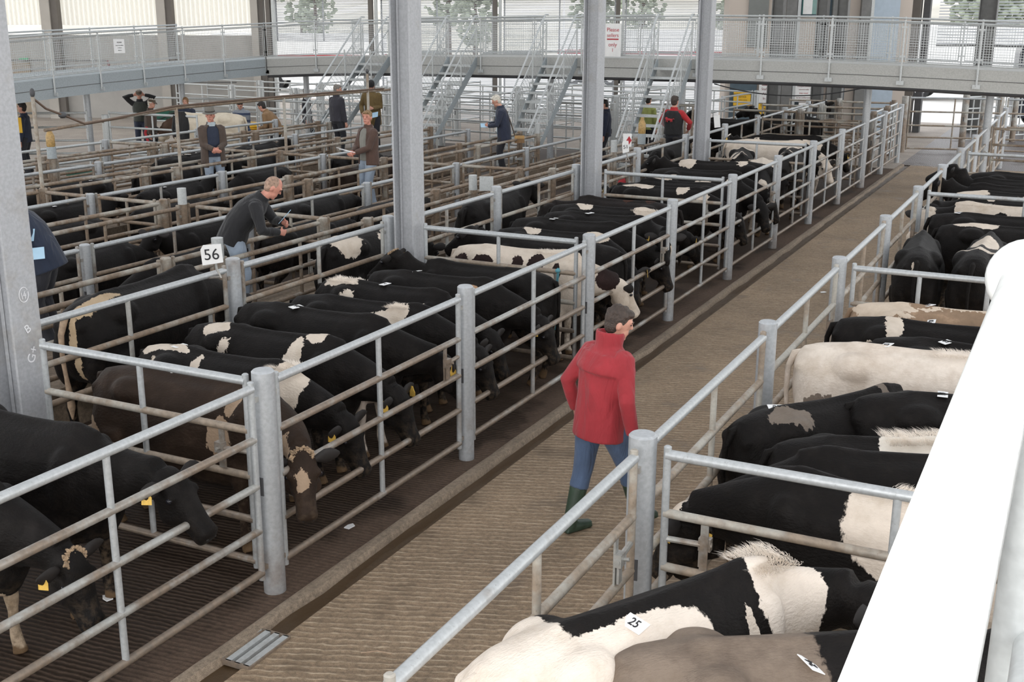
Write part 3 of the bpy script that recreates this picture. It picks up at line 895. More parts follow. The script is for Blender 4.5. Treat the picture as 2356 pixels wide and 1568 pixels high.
def cow_mat(name, patches=(), dark=(.0065, .0052, .0047), light=(.62, .54, .455), invert=False, edge=.10, legs=None, brown=None, mud=.25, nscale=3.4):
    """coat: ellipsoid patches in body space, torn edges; legs soiled"""
    m, t, b = nt(name)
    tc = t.nodes.new('ShaderNodeTexCoord'); P = tc.outputs['Object']
    # warp
    nz = N(t, 'ShaderNodeTexNoise', Scale=nscale, Detail=4, Roughness=.6); t.links.new(P, nz.inputs['Vector'])
    hz = N(t, 'ShaderNodeTexNoise', Scale=44, Detail=4, Roughness=.65); t.links.new(mapping(t, P, (1, 1, .35)), hz.inputs['Vector'])
    w = t.nodes.new('ShaderNodeVectorMath'); w.operation = 'MULTIPLY_ADD'
    t.links.new(nz.outputs['Color'], w.inputs[0]); w.inputs[1].default_value = (edge * 3.4,) * 3; w.inputs[2].default_value = (-edge * 1.7,) * 3
    w2 = t.nodes.new('ShaderNodeVectorMath'); w2.operation = 'MULTIPLY_ADD'
    t.links.new(hz.outputs['Color'], w2.inputs[0]); w2.inputs[1].default_value = (.066,) * 3; w2.inputs[2].default_value = (-.033,) * 3
    a = t.nodes.new('ShaderNodeVectorMath'); a.operation = 'ADD'; t.links.new(P, a.inputs[0]); t.links.new(w.outputs[0], a.inputs[1])
    a2 = t.nodes.new('ShaderNodeVectorMath'); a2.operation = 'ADD'; t.links.new(a.outputs[0], a2.inputs[0]); t.links.new(w2.outputs[0], a2.inputs[1])
    Q = a2.outputs[0]
    best = None
    for c in patches:
        s = t.nodes.new('ShaderNodeVectorMath'); s.operation = 'SUBTRACT'; t.links.new(Q, s.inputs[0]); s.inputs[1].default_value = c[:3]
        k = t.nodes.new('ShaderNodeVectorMath'); k.operation = 'MULTIPLY'; t.links.new(s.outputs[0], k.inputs[0]); k.inputs[1].default_value = tuple(1 / r for r in c[3:6])
        l = t.nodes.new('ShaderNodeVectorMath'); l.operation = 'LENGTH'; t.links.new(k.outputs[0], l.inputs[0])
        best = l.outputs['Value'] if best is None else mth(t, 'MINIMUM', best, l.outputs['Value'])
    dk = ramp(t, noise(t, 5, 5, .6, P), [(.3, tuple(x * .7 for x in dark)), (.55, dark), (.8, tuple(min(1, x * 1.9 + .004) for x in dark))])
    lt = ramp(t, noise(t, 4.5, 5, .65, P), [(.25, tuple(x * .80 * f for x, f in zip(light, (1, .95, .88)))), (.5, light), (.75, tuple(min(1, x * 1.14) for x in light))])
    if brown is not None:
        lt = mixc(t, ramp(t, noise(t, 3.2, 5, .65, P), [(.42, (0, 0, 0)), (.66, (1, 1, 1))]), lt, brown)
    if best is None: c = dk if not invert else lt
    else:
        mk = ramp(t, best, [(.97, (1, 1, 1)), (1.03, (0, 0, 0))])
        c = mixc(t, mk, dk, lt) if not invert else mixc(t, mk, lt, dk)
    sx = t.nodes.new('ShaderNodeSeparateXYZ'); t.links.new(a.outputs[0], sx.inputs[0])
    if legs is not None:
        lm = ramp(t, sx.outputs['Z'], [(.42, (1, 1, 1)), (.5, (0, 0, 0))])
        c = mixc(t, lm, c, legs)
    # dried dung on lower legs and flanks
    dm = mth(t, 'MULTIPLY', ramp(t, sx.outputs['Z'], [(.25, (1, 1, 1)), (.75, (.12, .12, .12)), (1.0, (0.02, .02, .02))]), ramp(t, noise(t, 14, 5, .7, P), [(.45, (0, 0, 0)), (.62, (1, 1, 1))]))
    c = mixc(t, mth(t, 'MULTIPLY', dm, min(1, mud * 2.6)), c, (.12, .085, .055))
    # hooves
    hm = ramp(t, sx.outputs['Z'], [(.055, (1, 1, 1)), (.085, (0, 0, 0))])
    c = mixc(t, hm, c, (.12, .075, .04))
    t.links.new(c, b.inputs['Base Color'])
    b.inputs['Roughness'].default_value = .62
    b.inputs['Specular IOR Level'].default_value = .14
    b.inputs['Sheen Weight'].default_value = .015
    b.inputs['Sheen Roughness'].default_value = .5
    hn = N(t, 'ShaderNodeTexNoise', Scale=95, Detail=2, Roughness=.6); t.links.new(mapping(t, P, (.35, 1, .6)), hn.inputs['Vector'])
    p1 = bump(t, b, hn.outputs['Fac'], .55, .010)
    bump(t, b, noise(t, 9, 4, .6, P), .30, .02, p1)
    return m

M['cow_black'] = cow_mat('black_coat')
M['cow_brownblack'] = cow_mat('rusty_black_coat', dark=(.022, .012, .008))
M['ear_skin'] = simple('ear_fur', (.013, .010, .009), .7, var=.3, vscale=20)
M['ear_white'] = simple('pale_ear_fur', (.52, .44, .36), .7, var=.2, vscale=20)

_EARS = {}
def ear_mesh(pose, s):
    k = (pose, s)
    if k in _EARS: return _EARS[k]
    p, d, side, up = headframe(pose)
    q = p + d * .055 + side * s * .10 - up * .01
    out = side * s * .95 - d * .10 + up * .12
    out /= np.linalg.norm(out)
    wv = d * .75 + up * -.65; wv -= out * (wv @ out); wv /= np.linalg.norm(wv)
    th = np.cross(out, wv)
    rings = []
    for t, w, h in ((0, .022, .022), (.04, .042, .026), (.09, .060, .022), (.14, .056, .016), (.18, .036, .010), (.205, .010, .004)):
        rings.append(ring_at(q + out * t + th * (.02 * math.sin(t * 12)), wv, th, w, h, 10, 1.0))
    _EARS[k] = (MB().loft(rings).mesh('ear'), q, out, wv, th)
    return _EARS[k]
_TAGM = {}
def tag_mesh(pose, s, kind):
    k = (pose, s, kind)
    if k in _TAGM: return _TAGM[k]
    me, q, out, wv, th = ear_mesh(pose, s)
    c = q + out * .11 - np.array([0, 0, .03])
    p, d, side, up = headframe(pose)
    n = side * s * .55 + d * .35 + np.array([0, 0, .35]); n /= np.linalg.norm(n)
    # hang outside the ear, facing outwards
    c = q + out * .10 + n * .045
    dn = np.array([0, 0, -1.0]); dn -= n * (dn @ n); dn /= np.linalg.norm(dn)
    ax = np.cross(dn, n)
    poly = [(-.011, -.02), (.011, -.02), (.020, .012), (.034, .036), (.034, .085), (-.034, .085), (-.034, .036), (-.020, .012)]
    m = MB().prism(poly, c, ax, dn, n, .004)
    _TAGM[k] = (m.mesh('ear_tag'), c, ax, dn, n)
    return _TAGM[k]
_EYE = {}
def eye_mesh(pose, s):
    k = (pose, s)
    if k not in _EYE:
        p, d, side, up = headframe(pose)
        _EYE[k] = MB().ell(p + d * .175 + side * s * .126 + up * .012, (.024, .024, .022), n=12, m=8).mesh('eye')
    return _EYE[k]
_NOSE = {}
def nose_mesh(pose):
    if pose not in _NOSE:
        p, d, side, up = headframe(pose)
        m = MB()
        for s in (-1, 1): m.ell(p + d * .518 + side * s * .036 - up * .03, (.017, .015, .012), n=8, m=6)
        _NOSE[pose] = m.mesh('nostrils')
    return _NOSE[pose]
_TAIL = MB().tube([(-.86, 0, 1.325), (-.985, 0, 1.275), (-1.03, .01, 1.15), (-1.035, .015, .95), (-1.02, .01, .78), (-1.015, .0, .66), (-1.01, -.005, .52), (-1.005, 0, .40)], [.010, .034, .026, .020, .018, .026, .034, .008], 9).mesh('tail')
_TUFT = {}
def tuft_mesh(pose):
    if pose not in _TUFT:
        p, d, side, up = headframe(pose)
        m = MB(); r = random.Random(4)
        for i in range(150):
            a = r.uniform(0, 2 * PI); rr = r.uniform(0, 1) ** .5
            q = p + d * (.035 + .075 * rr * math.cos(a)) + side * (.09 * rr * math.sin(a)) + up * .055
            m.ell(q, (.011, .010, .020), rotm(r.uniform(-1, 1), r.uniform(-1, 1), 0), 6, 5)
        _TUFT[pose] = m.mesh('poll_tuft')
    return _TUFT[pose]

def fur_mesh(path, count, length, spread, seed):
    """standing tufts of longer hair along a ridge of the coat"""
    r = random.Random(seed); m = MB()
    path = [np.array(q, float) for q in path]
    seg = len(path) - 1
    for i in range(count * 7):
        f = r.uniform(0, seg); k = min(int(f), seg - 1)
        q = path[k] + (path[k + 1] - path[k]) * (f - k) + np.array([r.uniform(-.03, .03), r.uniform(-spread, spread), -.012])
        cl = math.sin(q[0] * 47) * .5 + math.sin(q[0] * 23 + 2) * .4
        L = length * r.uniform(.45, 1.0)
        dv = np.array([-.55 + cl * .5 + r.uniform(-.25, .25), q[1] * 5 + r.uniform(-.35, .35), .8])
        mid = q + dv * L * .55; tip = mid + (dv + (-.5 + cl * .4, q[1] * 3, -.35)) * L * .5
        w = .0012
        m.add([q + (w, 0, 0), q + (-w, w, 0), q + (-w, -w, 0), mid + (w * .7, 0, 0), mid + (-w * .7, w * .7, 0), mid + (-w * .7, -w * .7, 0), tip], [(0, 1, 4, 3), (1, 2, 5, 4), (2, 0, 3, 5), (3, 4, 6), (4, 5, 6), (5, 3, 6)])
    return m.mesh('hair_ridge')

HEADW = {}
def cow(x, y, rz, pose='level', mat='cow_black', label='', s=.90, tags=None, sticker=None, tuft=None, ears='ear_skin', group='cattle', ridge=None, sz=None, muzzle=None, eyes=True, cat='cow', tailmat=None):
    o = empty('cow', (x, y, 0), R(rz), label, cat, group, (s, s, sz or s))
    mt = M[mat] if isinstance(mat, str) else mat
    b = obj('body', get_body(pose), None, o, smooth=False)
    if not b.data.materials: b.data.materials.append(mt)
    b.material_slots[0].link = 'OBJECT'; b.material_slots[0].material = mt
    def part(name, me, mm):
        q = obj(name, me, None, o, smooth=True)
        if not q.data.materials: q.data.materials.append(mm)
        q.material_slots[0].link = 'OBJECT'; q.material_slots[0].material = mm
        return q
    for sd in (-1, 1):
        part('ear', ear_mesh(pose, sd)[0], M[ears])
        if eyes: part('eye', eye_mesh(pose, sd), M['glass_dark'])
        if tags and ((tags == 'both') or (tags == 'r' and sd < 0) or (tags == 'l' and sd > 0)):
            tm = tag_mesh(pose, sd, 'y')
            tg = part('ear_tag', tm[0], M['tag_yellow']); tg['label'] = 'yellow ear tag'
    part('nostrils', nose_mesh(pose), M['rubber'])
    part('tail', _TAIL, M[tailmat] if tailmat else mt)
    if tuft: part('poll_tuft', tuft_mesh(pose), M[tuft])
    if ridge: part('hair_ridge', fur_mesh(ridge[0], ridge[1], ridge[2], ridge[3], len(CHILD)), M[ridge[4]])
    if sticker:
        sx, sy, ang, txt = sticker
        zt = 1.385 - max(0, abs(sy) - .03) ** 1.5 * 1.1
        slope = -.55 * (1 if sy > 0 else -1) * min(1, abs(sy) / .15)
        q = empty('lot_sticker', (0, 0, 0)); adopt(q, o)
        q.location = (sx, sy, zt + .012); q.rotation_euler = (slope * .9, 0, R(ang))
        MB().box((0, 0, 0), (.135, .075, .004)).build('card', M['paper'], q, smooth=False)
        lettering(txt, .062, (0, 0, .004), (1, 0, 0), (0, 1, 0), M['black_ink'], q)
    return o
RID = lambda x0, x1, y=0: [(x, y, 1.385) for x in np.linspace(x0, x1, 6)]
M['hair_white'] = simple('long_pale_hair', (.86, .78, .69), .7, var=.1)
M['hair_black'] = simple('long_dark_hair', (.02, .016, .013), .7, var=.2)
M['hair_roan'] = simple('curly_pale_hair', (.30, .21, .13), .7, var=.5, vscale=40)
M['hair_tan'] = simple('tan_hair', (.34, .24, .16), .7, var=.25, vscale=30)

# ---- coats of the cattle that can be told apart
Cm = {}
Cm['brown'] = cow_mat('brown_coat', [(.55, -.12, 1.22, .10, .16, .16), (.46, -.27, 1.0, .10, .12, .17), (1.12, -.2, 1.02, .10, .22, .12), (1.33, -.40, .84, .06, .09, .13), (-.86, -.2, .85, .10, .10, .16)], dark=(.030, .0185, .0125), light=(.36, .26, .18), edge=.08)
Cm['neckwhite'] = cow_mat('black_coat_white_neck', [(.80, -.1, 1.24, .17, .30, .24), (-.80, 0, 1.35, .18, .12, .12), (-.55, -.05, 1.40, .22, .07, .06), (-.70, -.18, 1.18, .06, .12, .16), (-.18, -.15, 1.28, .05, .16, .14), (.58, 0, .3, .2, .4, .36)], edge=.06)
Cm['rumpstripe'] = cow_mat('black_coat_white_rump_and_stripe', [(-.60, -.06, 1.34, .15, .17, .13), (-.42, -.18, 1.22, .08, .1, .10), (.36, -.2, 1.16, .08, .22, .34), (.52, 0, 1.40, .12, .10, .08)], edge=.06)
Cm['shoulder'] = cow_mat('black_coat_white_shoulder', [(.42, -.10, 1.28, .16, .17, .15), (.22, -.16, 1.24, .12, .10, .10)], edge=.08)
Cm['whiterump'] = cow_mat('black_coat_white_rump', [(-.62, 0, 1.36, .25, .16, .13), (-.45, -.2, 1.2, .12, .1, .12), (.62, -.15, 1.2, .06, .1, .08)], edge=.09)
Cm['tanpatch'] = cow_mat('black_coat_tan_patch', [(.50, -.16, 1.24, .13, .10, .12)], light=(.42, .27, .17), edge=.07)
Cm['redwhite'] = cow_mat('white_coat_dark_red_patches', [(-.80, -.22, 1.08, .16, .20, .24), (-.44, -.26, 1.16, .17, .18, .15), (.03, -.26, 1.20, .085, .18, .17), (.27, -.22, 1.24, .11, .18, .19), (.58, -.20, 1.18, .07, .16, .10), (1.2, 0, 1.2, .16, .3, .3)], dark=(.020, .010, .009), invert=True, edge=.05)
Cm['whiteback'] = cow_mat('black_coat_white_back', [(-.45, 0, 1.38, .32, .12, .10), (.35, -.05, 1.36, .12, .15, .14), (.75, -.1, 1.25, .10, .14, .1)], edge=.08)
Cm['twopatch'] = cow_mat('black_coat_two_white_patches', [(-.35, 0, 1.37, .16, .16, .10), (.62, 0, 1.37, .18, .18, .13)], edge=.09)
Cm['pintow'] = cow_mat('black_and_white_mixed_coat', [(-.65, 0, 1.30, .26, .3, .22), (.1, -.2, 1.0, .22, .25, .4), (.62, -.1, 1.3, .12, .2, .14), (0, 0, .3, 2, .5, .32)], edge=.10)
Cm['mostwhite'] = cow_mat('white_coat_black_patches', [(.95, 0, 1.1, .26, .4, .4), (-.9, .1, .9, .12, .3, .3), (.1, .25, 1.0, .3, .2, .3)], invert=True, edge=.10)
Cm['whiteedge'] = cow_mat('black_coat_white_hip_band', [(-.48, 0, 1.36, .075, .36, .16), (-.80, .03, 1.22, .07, .03, .10), (.1, 0, 1.37, .35, .2, .10)], edge=.05)
Cm['tailmark'] = cow_mat('black_coat_small_tail_mark', [(-.90, .05, 1.20, .12, .022, .09)], edge=.03)
Cm['cream'] = cow_mat('cream_white_coat', [(-.75, -.28, .9, .15, .10, .14), (1.3, 0, 1.1, .02, .02, .02)], dark=(.20, .16, .13), light=(.72, .64, .56), invert=True, edge=.12, brown=(.55, .46, .38))
Cm['tan'] = cow_mat('tan_coat_pale_rump', [(-.65, 0, 1.3, .32, .3, .22), (.1, 0, 1.40, .5, .06, .05)], dark=(.30, .205, .135), light=(.60, .50, .40), edge=.16)
Cm['loinband'] = cow_mat('black_coat_white_loin_band', [(-.42, -.05, 1.33, .085, .30, .20), (-.64, -.24, 1.1, .20, .10, .12), (-.35, -.25, 1.02, .3, .10, .10)], edge=.06)
Cm['withers'] = cow_mat('black_coat_fluffy_white_withers', [(.25, -.05, 1.30, .40, .30, .17), (.02, -.1, 1.26, .24, .26, .2)], light=(.74, .68, .60), edge=.05)
Cm['bigwhite'] = cow_mat('black_front_white_body_coat', [(-.10, .12, 1.22, .44, .40, .34), (-.45, .2, .85, .40, .36, .42), (1.42, .0, 1.02, .05, .2, .06), (1.28, 0, 1.45, .03, .08, .05)], light=(.70, .61, .52), edge=.05)
Cm['rumpdust'] = cow_mat('black_coat_dusty_rump', [(-.50, -.10, 1.31, .22, .17, .12), (.55, .05, 1.38, .05, .22, .1)], light=(.17, .14, .115), edge=.10)
Cm['whitehook'] = cow_mat('black_coat_white_crest', [(.72, 0, 1.36, .05, .22, .16)], edge=.05)
Cm['lot25'] = cow_mat('white_hind_black_front_coat', [(-.55, -.12, 1.15, .55, .36, .45), (.66, -.12, 1.25, .15, .4, .32), (.85, -.1, 1.1, .18, .4, .36), (.44, -.18, 1.0, .05, .10, .30), (-.1, -.22, 1.2, .22, .14, .3)], light=(.72, .64, .56), edge=.05)
Cm['lot25'] = cow_mat('white_hind_black_front_coat', [(-.78, .0, 1.15, .34, .42, .5), (-.20, -.20, 1.15, .46, .175, .5), (.80, -.1, 1.15, .21, .42, .5), (.50, -.22, .92, .05, .10, .42)], light=(.72, .64, .56), edge=.05)
Cm['grey24'] = cow_mat('grey_brown_roan_coat', [(.62, 0, 1.1, .66, .6, .7), (.2, .25, 1.25, .45, .14, .3)], dark=(.009, .0075, .007), light=(.21, .165, .13), invert=True, edge=.06, brown=(.125, .095, .075))
Cm['white3'] = cow_mat('white_coat_black_ear_patch', [(-.80, .05, 1.28, .14, .10, .12), (.8, 0, 1.0, .3, .4, .5)], light=(.72, .64, .57), invert=True, edge=.05, brown=(.56, .48, .40))
Cm['tanstripe'] = cow_mat('black_coat_pale_tail_stripe', [(-.95, -.06, 1.0, .12, .03, .5), (-.7, -.08, 1.34, .35, .07, .09)], light=(.45, .34, .22), edge=.04)
Cm['blaze'] = cow_mat('black_coat_white_blaze', [(1.42, 0, .86, .07, .05, .14), (.58, 0, .3, .25, .4, .42)], light=(.6, .52, .45), edge=.03)
Cm['yardcow'] = cow_mat('white_and_brown_coat', [(1.1, 0, 1.2, .55, .4, .5), (-.72, -.2, 1.1, .28, .2, .35), (-.35, -.22, 1.2, .10, .12, .1)], dark=(.075, .042, .028), light=(.66, .58, .46), invert=True, edge=.08)
Cm['whiteface'] = cow_mat('black_coat_white_face', [(1.36, -.38, 1.02, .14, .2, .22)], light=(.60, .48, .36), edge=.05)
Cm['redblack'] = cow_mat('rusty_black_shoulder_coat', [(-.3, -.1, 1.3, .4, .2, .2)], dark=(.012, .009, .008), light=(.055, .022, .013), edge=.12)
for k, v in Cm.items(): M['c_' + k] = v
PEN1 = 'cattle in the nearest left pen'; PEN2 = 'cattle in the second left pen'; PEN3 = 'cattle in the third left pen'; PEN4 = 'cattle in the fourth left pen'
# ---- nearest left pen, heads to the alley
cow(-5.76, 6.24, 2, 'lowr', 'c_brown', 'dark brown cow with curly pale poll and mottled face behind the nearest cross gate', .90, tuft='hair_roan', group=PEN1, sticker=(-.2, .05, 80, '21'))
cow(-6.00, 6.88, -1, 'low', 'c_neckwhite', 'black cow with white neck and white tail head, second in the nearest left pen', .88, tags='r', group=PEN1, ridge=(RID(.62, .9), 160, .045, .12, 'hair_white'), sticker=(-.52, 0, 80, '2'))
cow(-6.02, 7.55, 1, 'low', 'c_rumpstripe', 'black cow with white loin patch and white shoulder stripe, third in the nearest left pen', .90, tags='both', group=PEN1)
cow(-6.04, 8.24, -1, 'lowl', 'c_blaze', 'long black cow with a white face blaze, numbered sticker on its back', .92, tags='r', group=PEN1, sticker=(-.25, -.03, 75, '2'))
cow(-5.97, 8.93, 2, 'low', 'c_shoulder', 'black cow with a large white shoulder patch in the nearest left pen', .88, tags='r', group=PEN1, ridge=(RID(.3, .55, -.05), 120, .045, .10, 'hair_white'))
cow(-6.14, 9.58, -2, 'low', 'c_whiterump', 'black cow with a fluffy white rump behind the white shouldered cow', .88, group=PEN1, ridge=(RID(-.8, -.4), 160, .05, .12, 'hair_white'), sticker=(-.05, 0, 85, '4'))
cow(-5.92, 10.22, 1, 'low', 'c_tanpatch', 'black cow with a tan shoulder patch at the back of the nearest left pen', .88, tags='r', group=PEN1, sticker=(-.35, .05, 60, '7'))
cow(-5.72, 10.84, 180, 'level', 'cow_black', 'plain black cow with dung caked hindquarters facing away from the alley', .88, tags='r', group=PEN1, tuft='hair_roan')
# ---- second left pen
cow(-5.72, 11.80, 2, 'lowl', 'c_redwhite', 'white cow with dark red patches and a branded rump behind the second cross gate', .90, group=PEN2, tags='l', ridge=(RID(.25, .7), 140, .04, .12, 'hair_white'))
cow(-5.60, 12.45, 180, 'level', 'cow_black', 'black cow showing its rump to the alley behind the blue twine', .90, group=PEN2)
cow(-5.89, 13.15, 0, 'lowr', 'c_twopatch', 'black cow with white marks beside two yellow tagged heads in the second left pen', .88, group=PEN2, tags='both')
cow(-5.96, 13.82, 1, 'low', 'cow_black', 'plain black cow in the middle of the second left pen, white sticker on its back', .90, group=PEN2, sticker=(-.3, 0, 80, '9'))
cow(-5.80, 14.45, -1, 'right', 'c_whiteface', 'black cow turning its white face to the alley gate in the second left pen', .90, group=PEN2, tags='r', sticker=(-.2, 0, 70, '1'))
cow(-5.98, 15.10, 0, 'lowl', 'c_twopatch', 'black cow with a white patch on loin and on withers in the second left pen', .90, group=PEN2, tags='r', ridge=(RID(.45, .8), 90, .045, .12, 'hair_white'))
cow(-6.0, 15.80, 178, 'left', 'c_redblack', 'black cow with a rusty tinge at the back of the second left pen', .90, group=PEN2)
# ---- third left pen
cow(-5.94, 17.40, 0, 'low', 'c_whiteback', 'black cow with a white back just behind the third cross gate', .90, group=PEN3, tags='r')
cow(-5.85, 18.10, 180, 'left', 'cow_black', 'black tagged cow facing left behind the third cross gate', .90, group=PEN3, tags='both')
cow(-5.78, 18.78, 2, 'lowr', 'c_pintow', 'white flanked black cow with pale legs in the third left pen', .90, group=PEN3)
cow(-5.99, 19.50, 0, 'low', 'cow_black', 'plain black cow in the middle of the third left pen', .92, group=PEN3)
cow(-5.90, 20.5, 195, 'level', 'c_twopatch', 'black cow with a white patch near the fourth column', .95, group=PEN3)
cow(-5.35, 21.3, -75, 'low', 'c_mostwhite', 'cow with a bony white rump in the third left pen', .92, group=PEN3)
# ---- fourth left pen
cow(-6.20, 22.95, -75, 'low', 'c_pintow', 'black and white cow with lowered head nearest in the fourth left pen', .92, group=PEN4, tags='l')
cow(-5.30, 23.25, -82, 'low', 'c_whiteback', 'black and white cow with white shoulder stripe facing the camera, fourth left pen', .95, group=PEN4, tags='l')
cow(-5.95, 25.4, 190, 'level', 'c_pintow', 'cow with a pale spiky poll facing left in the fourth left pen', .92, group=PEN4, tuft='hair_white', tags='l')
cow(-6.08, 24.70, 8, 'lowr', 'c_mostwhite', 'mostly white backed cow standing in the middle in the fourth left pen', .95, group=PEN4)
cow(-6.08, 26.40, 2, 'lowl', 'cow_black', 'black cow with its head by the far cross gate in the fourth left pen', .92, group=PEN4, tags='r')
# ---- front left pen
cow(-6.15, 4.98, 0, 'fwdlow', 'cow_black', 'black cow with a tagged head at the lower left, nearest the cross gate', .92, tags='r', group='cattle in the front left pen')
cow(-6.10, 4.18, 2, 'low', cow_mat('black_coat_pale_legs', [(.58, 0, .3, .25, .4, .5), (-.2, 0, .55, .5, .4, .16)], light=(.40, .31, .22)), 'black cow with pale muddy legs at the bottom left corner', .88, tags='r', group='cattle in the front left pen', tuft='hair_roan')
M['c_front'] = None
# ---- between the outer pen fence and the first rusty rail
cow(-7.80, 7.85, 96, 'low', 'c_tanstripe', 'black bullock with a pale brown tail behind the left column', 1.03, group='cattle in the first race', tailmat='hair_tan')
cow(-7.78, 11.75, 88, 'low', 'c_pintow', 'black and white cow beside the middle column in the first race', .95, group='cattle in the first race')
cow(-7.84, 15.2, 90, 'level', 'cow_black', 'black cow in the first race, next beyond the black and white one', .92, group='cattle in the first race')
cow(-7.84, 23.2, 92, 'level', 'cow_black', 'black cow in the first race near the fourth column', .92, group='cattle in the first race')
# ---- right pens
RP1 = 'cattle in the front right pen'; RP2 = 'cattle in the second right pen'; RP3 = 'cattle in the third right pen'; RP4 = 'cattle in the fourth right pen'
cow(-1.52, 4.42, 60, 'right', 'c_lot25', 'white and black cow with lot sticker 25 at the bottom of the picture', .95, sticker=(-.16, -.12, -88, '25'), group=RP1, ridge=(RID(.66, .92), 260, .05, .14, 'hair_white'))
cow(-.80, 4.50, 33, 'level', 'c_grey24', 'grey brown and black cow with lot sticker 24 at bottom right', .92, sticker=(-.05, -.16, 100, '24'), group=RP1, tuft='hair_white')
cow(-.62, 6.16, 176, 'low', 'c_bigwhite', 'black headed white bodied cow behind the nearest right cross gate, yellow tag', .96, tags='both', group=RP2, ridge=(RID(-.35, .1), 260, .04, .12, 'hair_white'))
cow(-.62, 6.86, 202, 'low', 'cow_black', 'plain black cow with a yellow tag, second behind the right cross gate', .95, tags='l', group=RP2)
cow(-1.42, 7.95, 55, 'low', 'c_rumpdust', 'black cow with a dusty rump and white sticker standing askew by the alley', .88, sticker=(-.52, .03, 150, '30'), group=RP2)
cow(-.85, 7.40, 28, 'level', 'c_withers', 'black cow with fluffy white withers in the second right pen', .87, group=RP2, ridge=(RID(-.1, .55), 420, .06, .14, 'hair_white'))
cow(-.42, 8.28, 20, 'level', 'cow_black', 'black cow with lot sticker 24 and dung on its rump in the second right pen', .93, sticker=(-.30, 0, 75, '24'), group=RP2)
cow(-.93, 9.06, 8, 'level', 'c_cream', 'cream white cow in the middle of the second right pen', .98, sticker=(-.28, .04, 70, '23'), group=RP2, ridge=(RID(.1, .75), 240, .035, .12, 'hair_white'))
cow(-.55, 9.72, 2, 'level', 'c_tailmark', 'black cow with a white tail head beside the cream cow', .92, sticker=(-.30, -.03, 60, '22'), group=RP2)
cow(-.92, 10.24, 3, 'level', 'c_loinband', 'black cow with a white loin band in the second right pen', .93, sticker=(-.1, .06, 90, '28'), group=RP2)
cow(-.88, 10.85, 2, 'level', 'c_tan', 'tan cow with a pale rump in front of the short cross gate', .93, sticker=(-.25, .04, 60, '27'), group=RP2)
cow(-1.62, 14.30, 95, 'low', 'c_tailmark', 'black cow seen from behind with a white tail mark, left of two', .92, group=RP3)
cow(-.92, 14.30, 88, 'low', 'c_whiteedge', 'black cow seen from behind with a white hip band, right of two', .95, group=RP3)
cow(-.72, 15.85, 4, 'low', 'c_whiteback', 'black cow with a pale back patch in the third right pen', .92, group=RP3)
cow(-.85, 16.42, 1, 'level', 'cow_black', 'plain black cow with a white sticker in the third right pen', .95, group=RP3, sticker=(-.6, .0, 70, '31'))
cow(-.80, 17.35, 178, 'left', 'c_mostwhite', 'white cow with a black head and yellow tag in the fourth right pen', .95, group=RP3, tags='l', ridge=(RID(.3, .7), 90, .045, .12, 'hair_white'))
cow(-.80, 18.05, 180, 'left', 'c_whiteback', 'black and white cow with yellow tag behind the third right cross gate', .95, group=RP4, tags='l')
cow(-.82, 18.75, 2, 'level', 'c_pintow', 'white backed black cow in the fourth right pen', .95, group=RP4)
cow(-.80, 19.5, 178, 'level', 'cow_black', 'plain black cow in the middle of the fourth right pen', .95, group=RP4)
cow(-.80, 20.3, 182, 'high', 'c_blaze', 'black cow with a white forehead spot in the fourth right pen', .95, group=RP4)
cow(-.82, 21.3, 3, 'level', 'cow_black', 'black cow furthest back in the fourth right pen', .95, group=RP4)
# ---- cattle in the low races
lanes = [(-9.72, 'second'), (-10.95, 'third'), (-12.72, 'fourth'), (-13.95, 'fifth'), (-15.68, 'sixth'), (-16.85, 'seventh')]
r5 = random.Random(11)
fill = {-9.72: (10.6, 12.9, 15.2), -10.95: (10.2, 12.5, 14.9), -12.72: (11.3, 13.6, 16.0, 19.0), -13.95: (12.6, 15.0, 17.4, 20.6), -15.68: (14.4, 16.8, 19.3), -16.85: (18.6, 20.9)}
for x, nm in lanes:
    for i, y in enumerate(fill[x]):
        mt = r5.choice(['cow_black', 'cow_black', 'cow_brownblack', 'cow_black', 'c_tailmark', 'c_twopatch' if i == 1 else 'cow_black'])
        d = r5.choice([90, -90])
        cow(x, y, d + r5.uniform(-3, 3), r5.choice(['level', 'fwdlow', 'low']), mt, 'black bullock in the %s race from the left pens, %s from the left' % (nm, nth(i + 1)), r5.uniform(.84, .90), group='bullocks in the races', sticker=(r5.uniform(-.5, .1), 0, 80, str(r5.randint(2, 9))) if r5.random() < .5 else None, sz=.75, cat='bullock')
cow(-20.75, 23.8, 206, 'lowr', 'c_yardcow', 'brown and white show cow with a halter in the yard', 1.0, group='cattle in the yard')
for i, (x, y, a, l) in enumerate(((-8.2, 29.6, 185, 'black cow behind the bar gate under the walkway'), (-7.3, 31.5, 170, 'black cow left of the dark column under the walkway'), (-7.2, 33.6, 80, 'dark cow seen beyond the dark column, under the walkway'))):
    cow(x, y, a, 'high', 'cow_black', l, .95, group='cattle beyond the left pens', tuft='hair_roan' if i < 2 else None)
# ================================================================ people
def ik(a, b, l1, l2, pole):
    a, b, pole = np.array(a, float), np.array(b, float), np.array(pole, float)
    d = b - a; L = np.linalg.norm(d)
    L2 = min(L, (l1 + l2) * .998)
    u = d / L
    b2 = a + u * L2
    x = (l1 * l1 - l2 * l2 + L2 * L2) / (2 * L2)
    h = math.sqrt(max(0, l1 * l1 - x * x))
    p = pole - u * (pole @ u); p /= np.linalg.norm(p)
    return a + u * x + p * h, b2

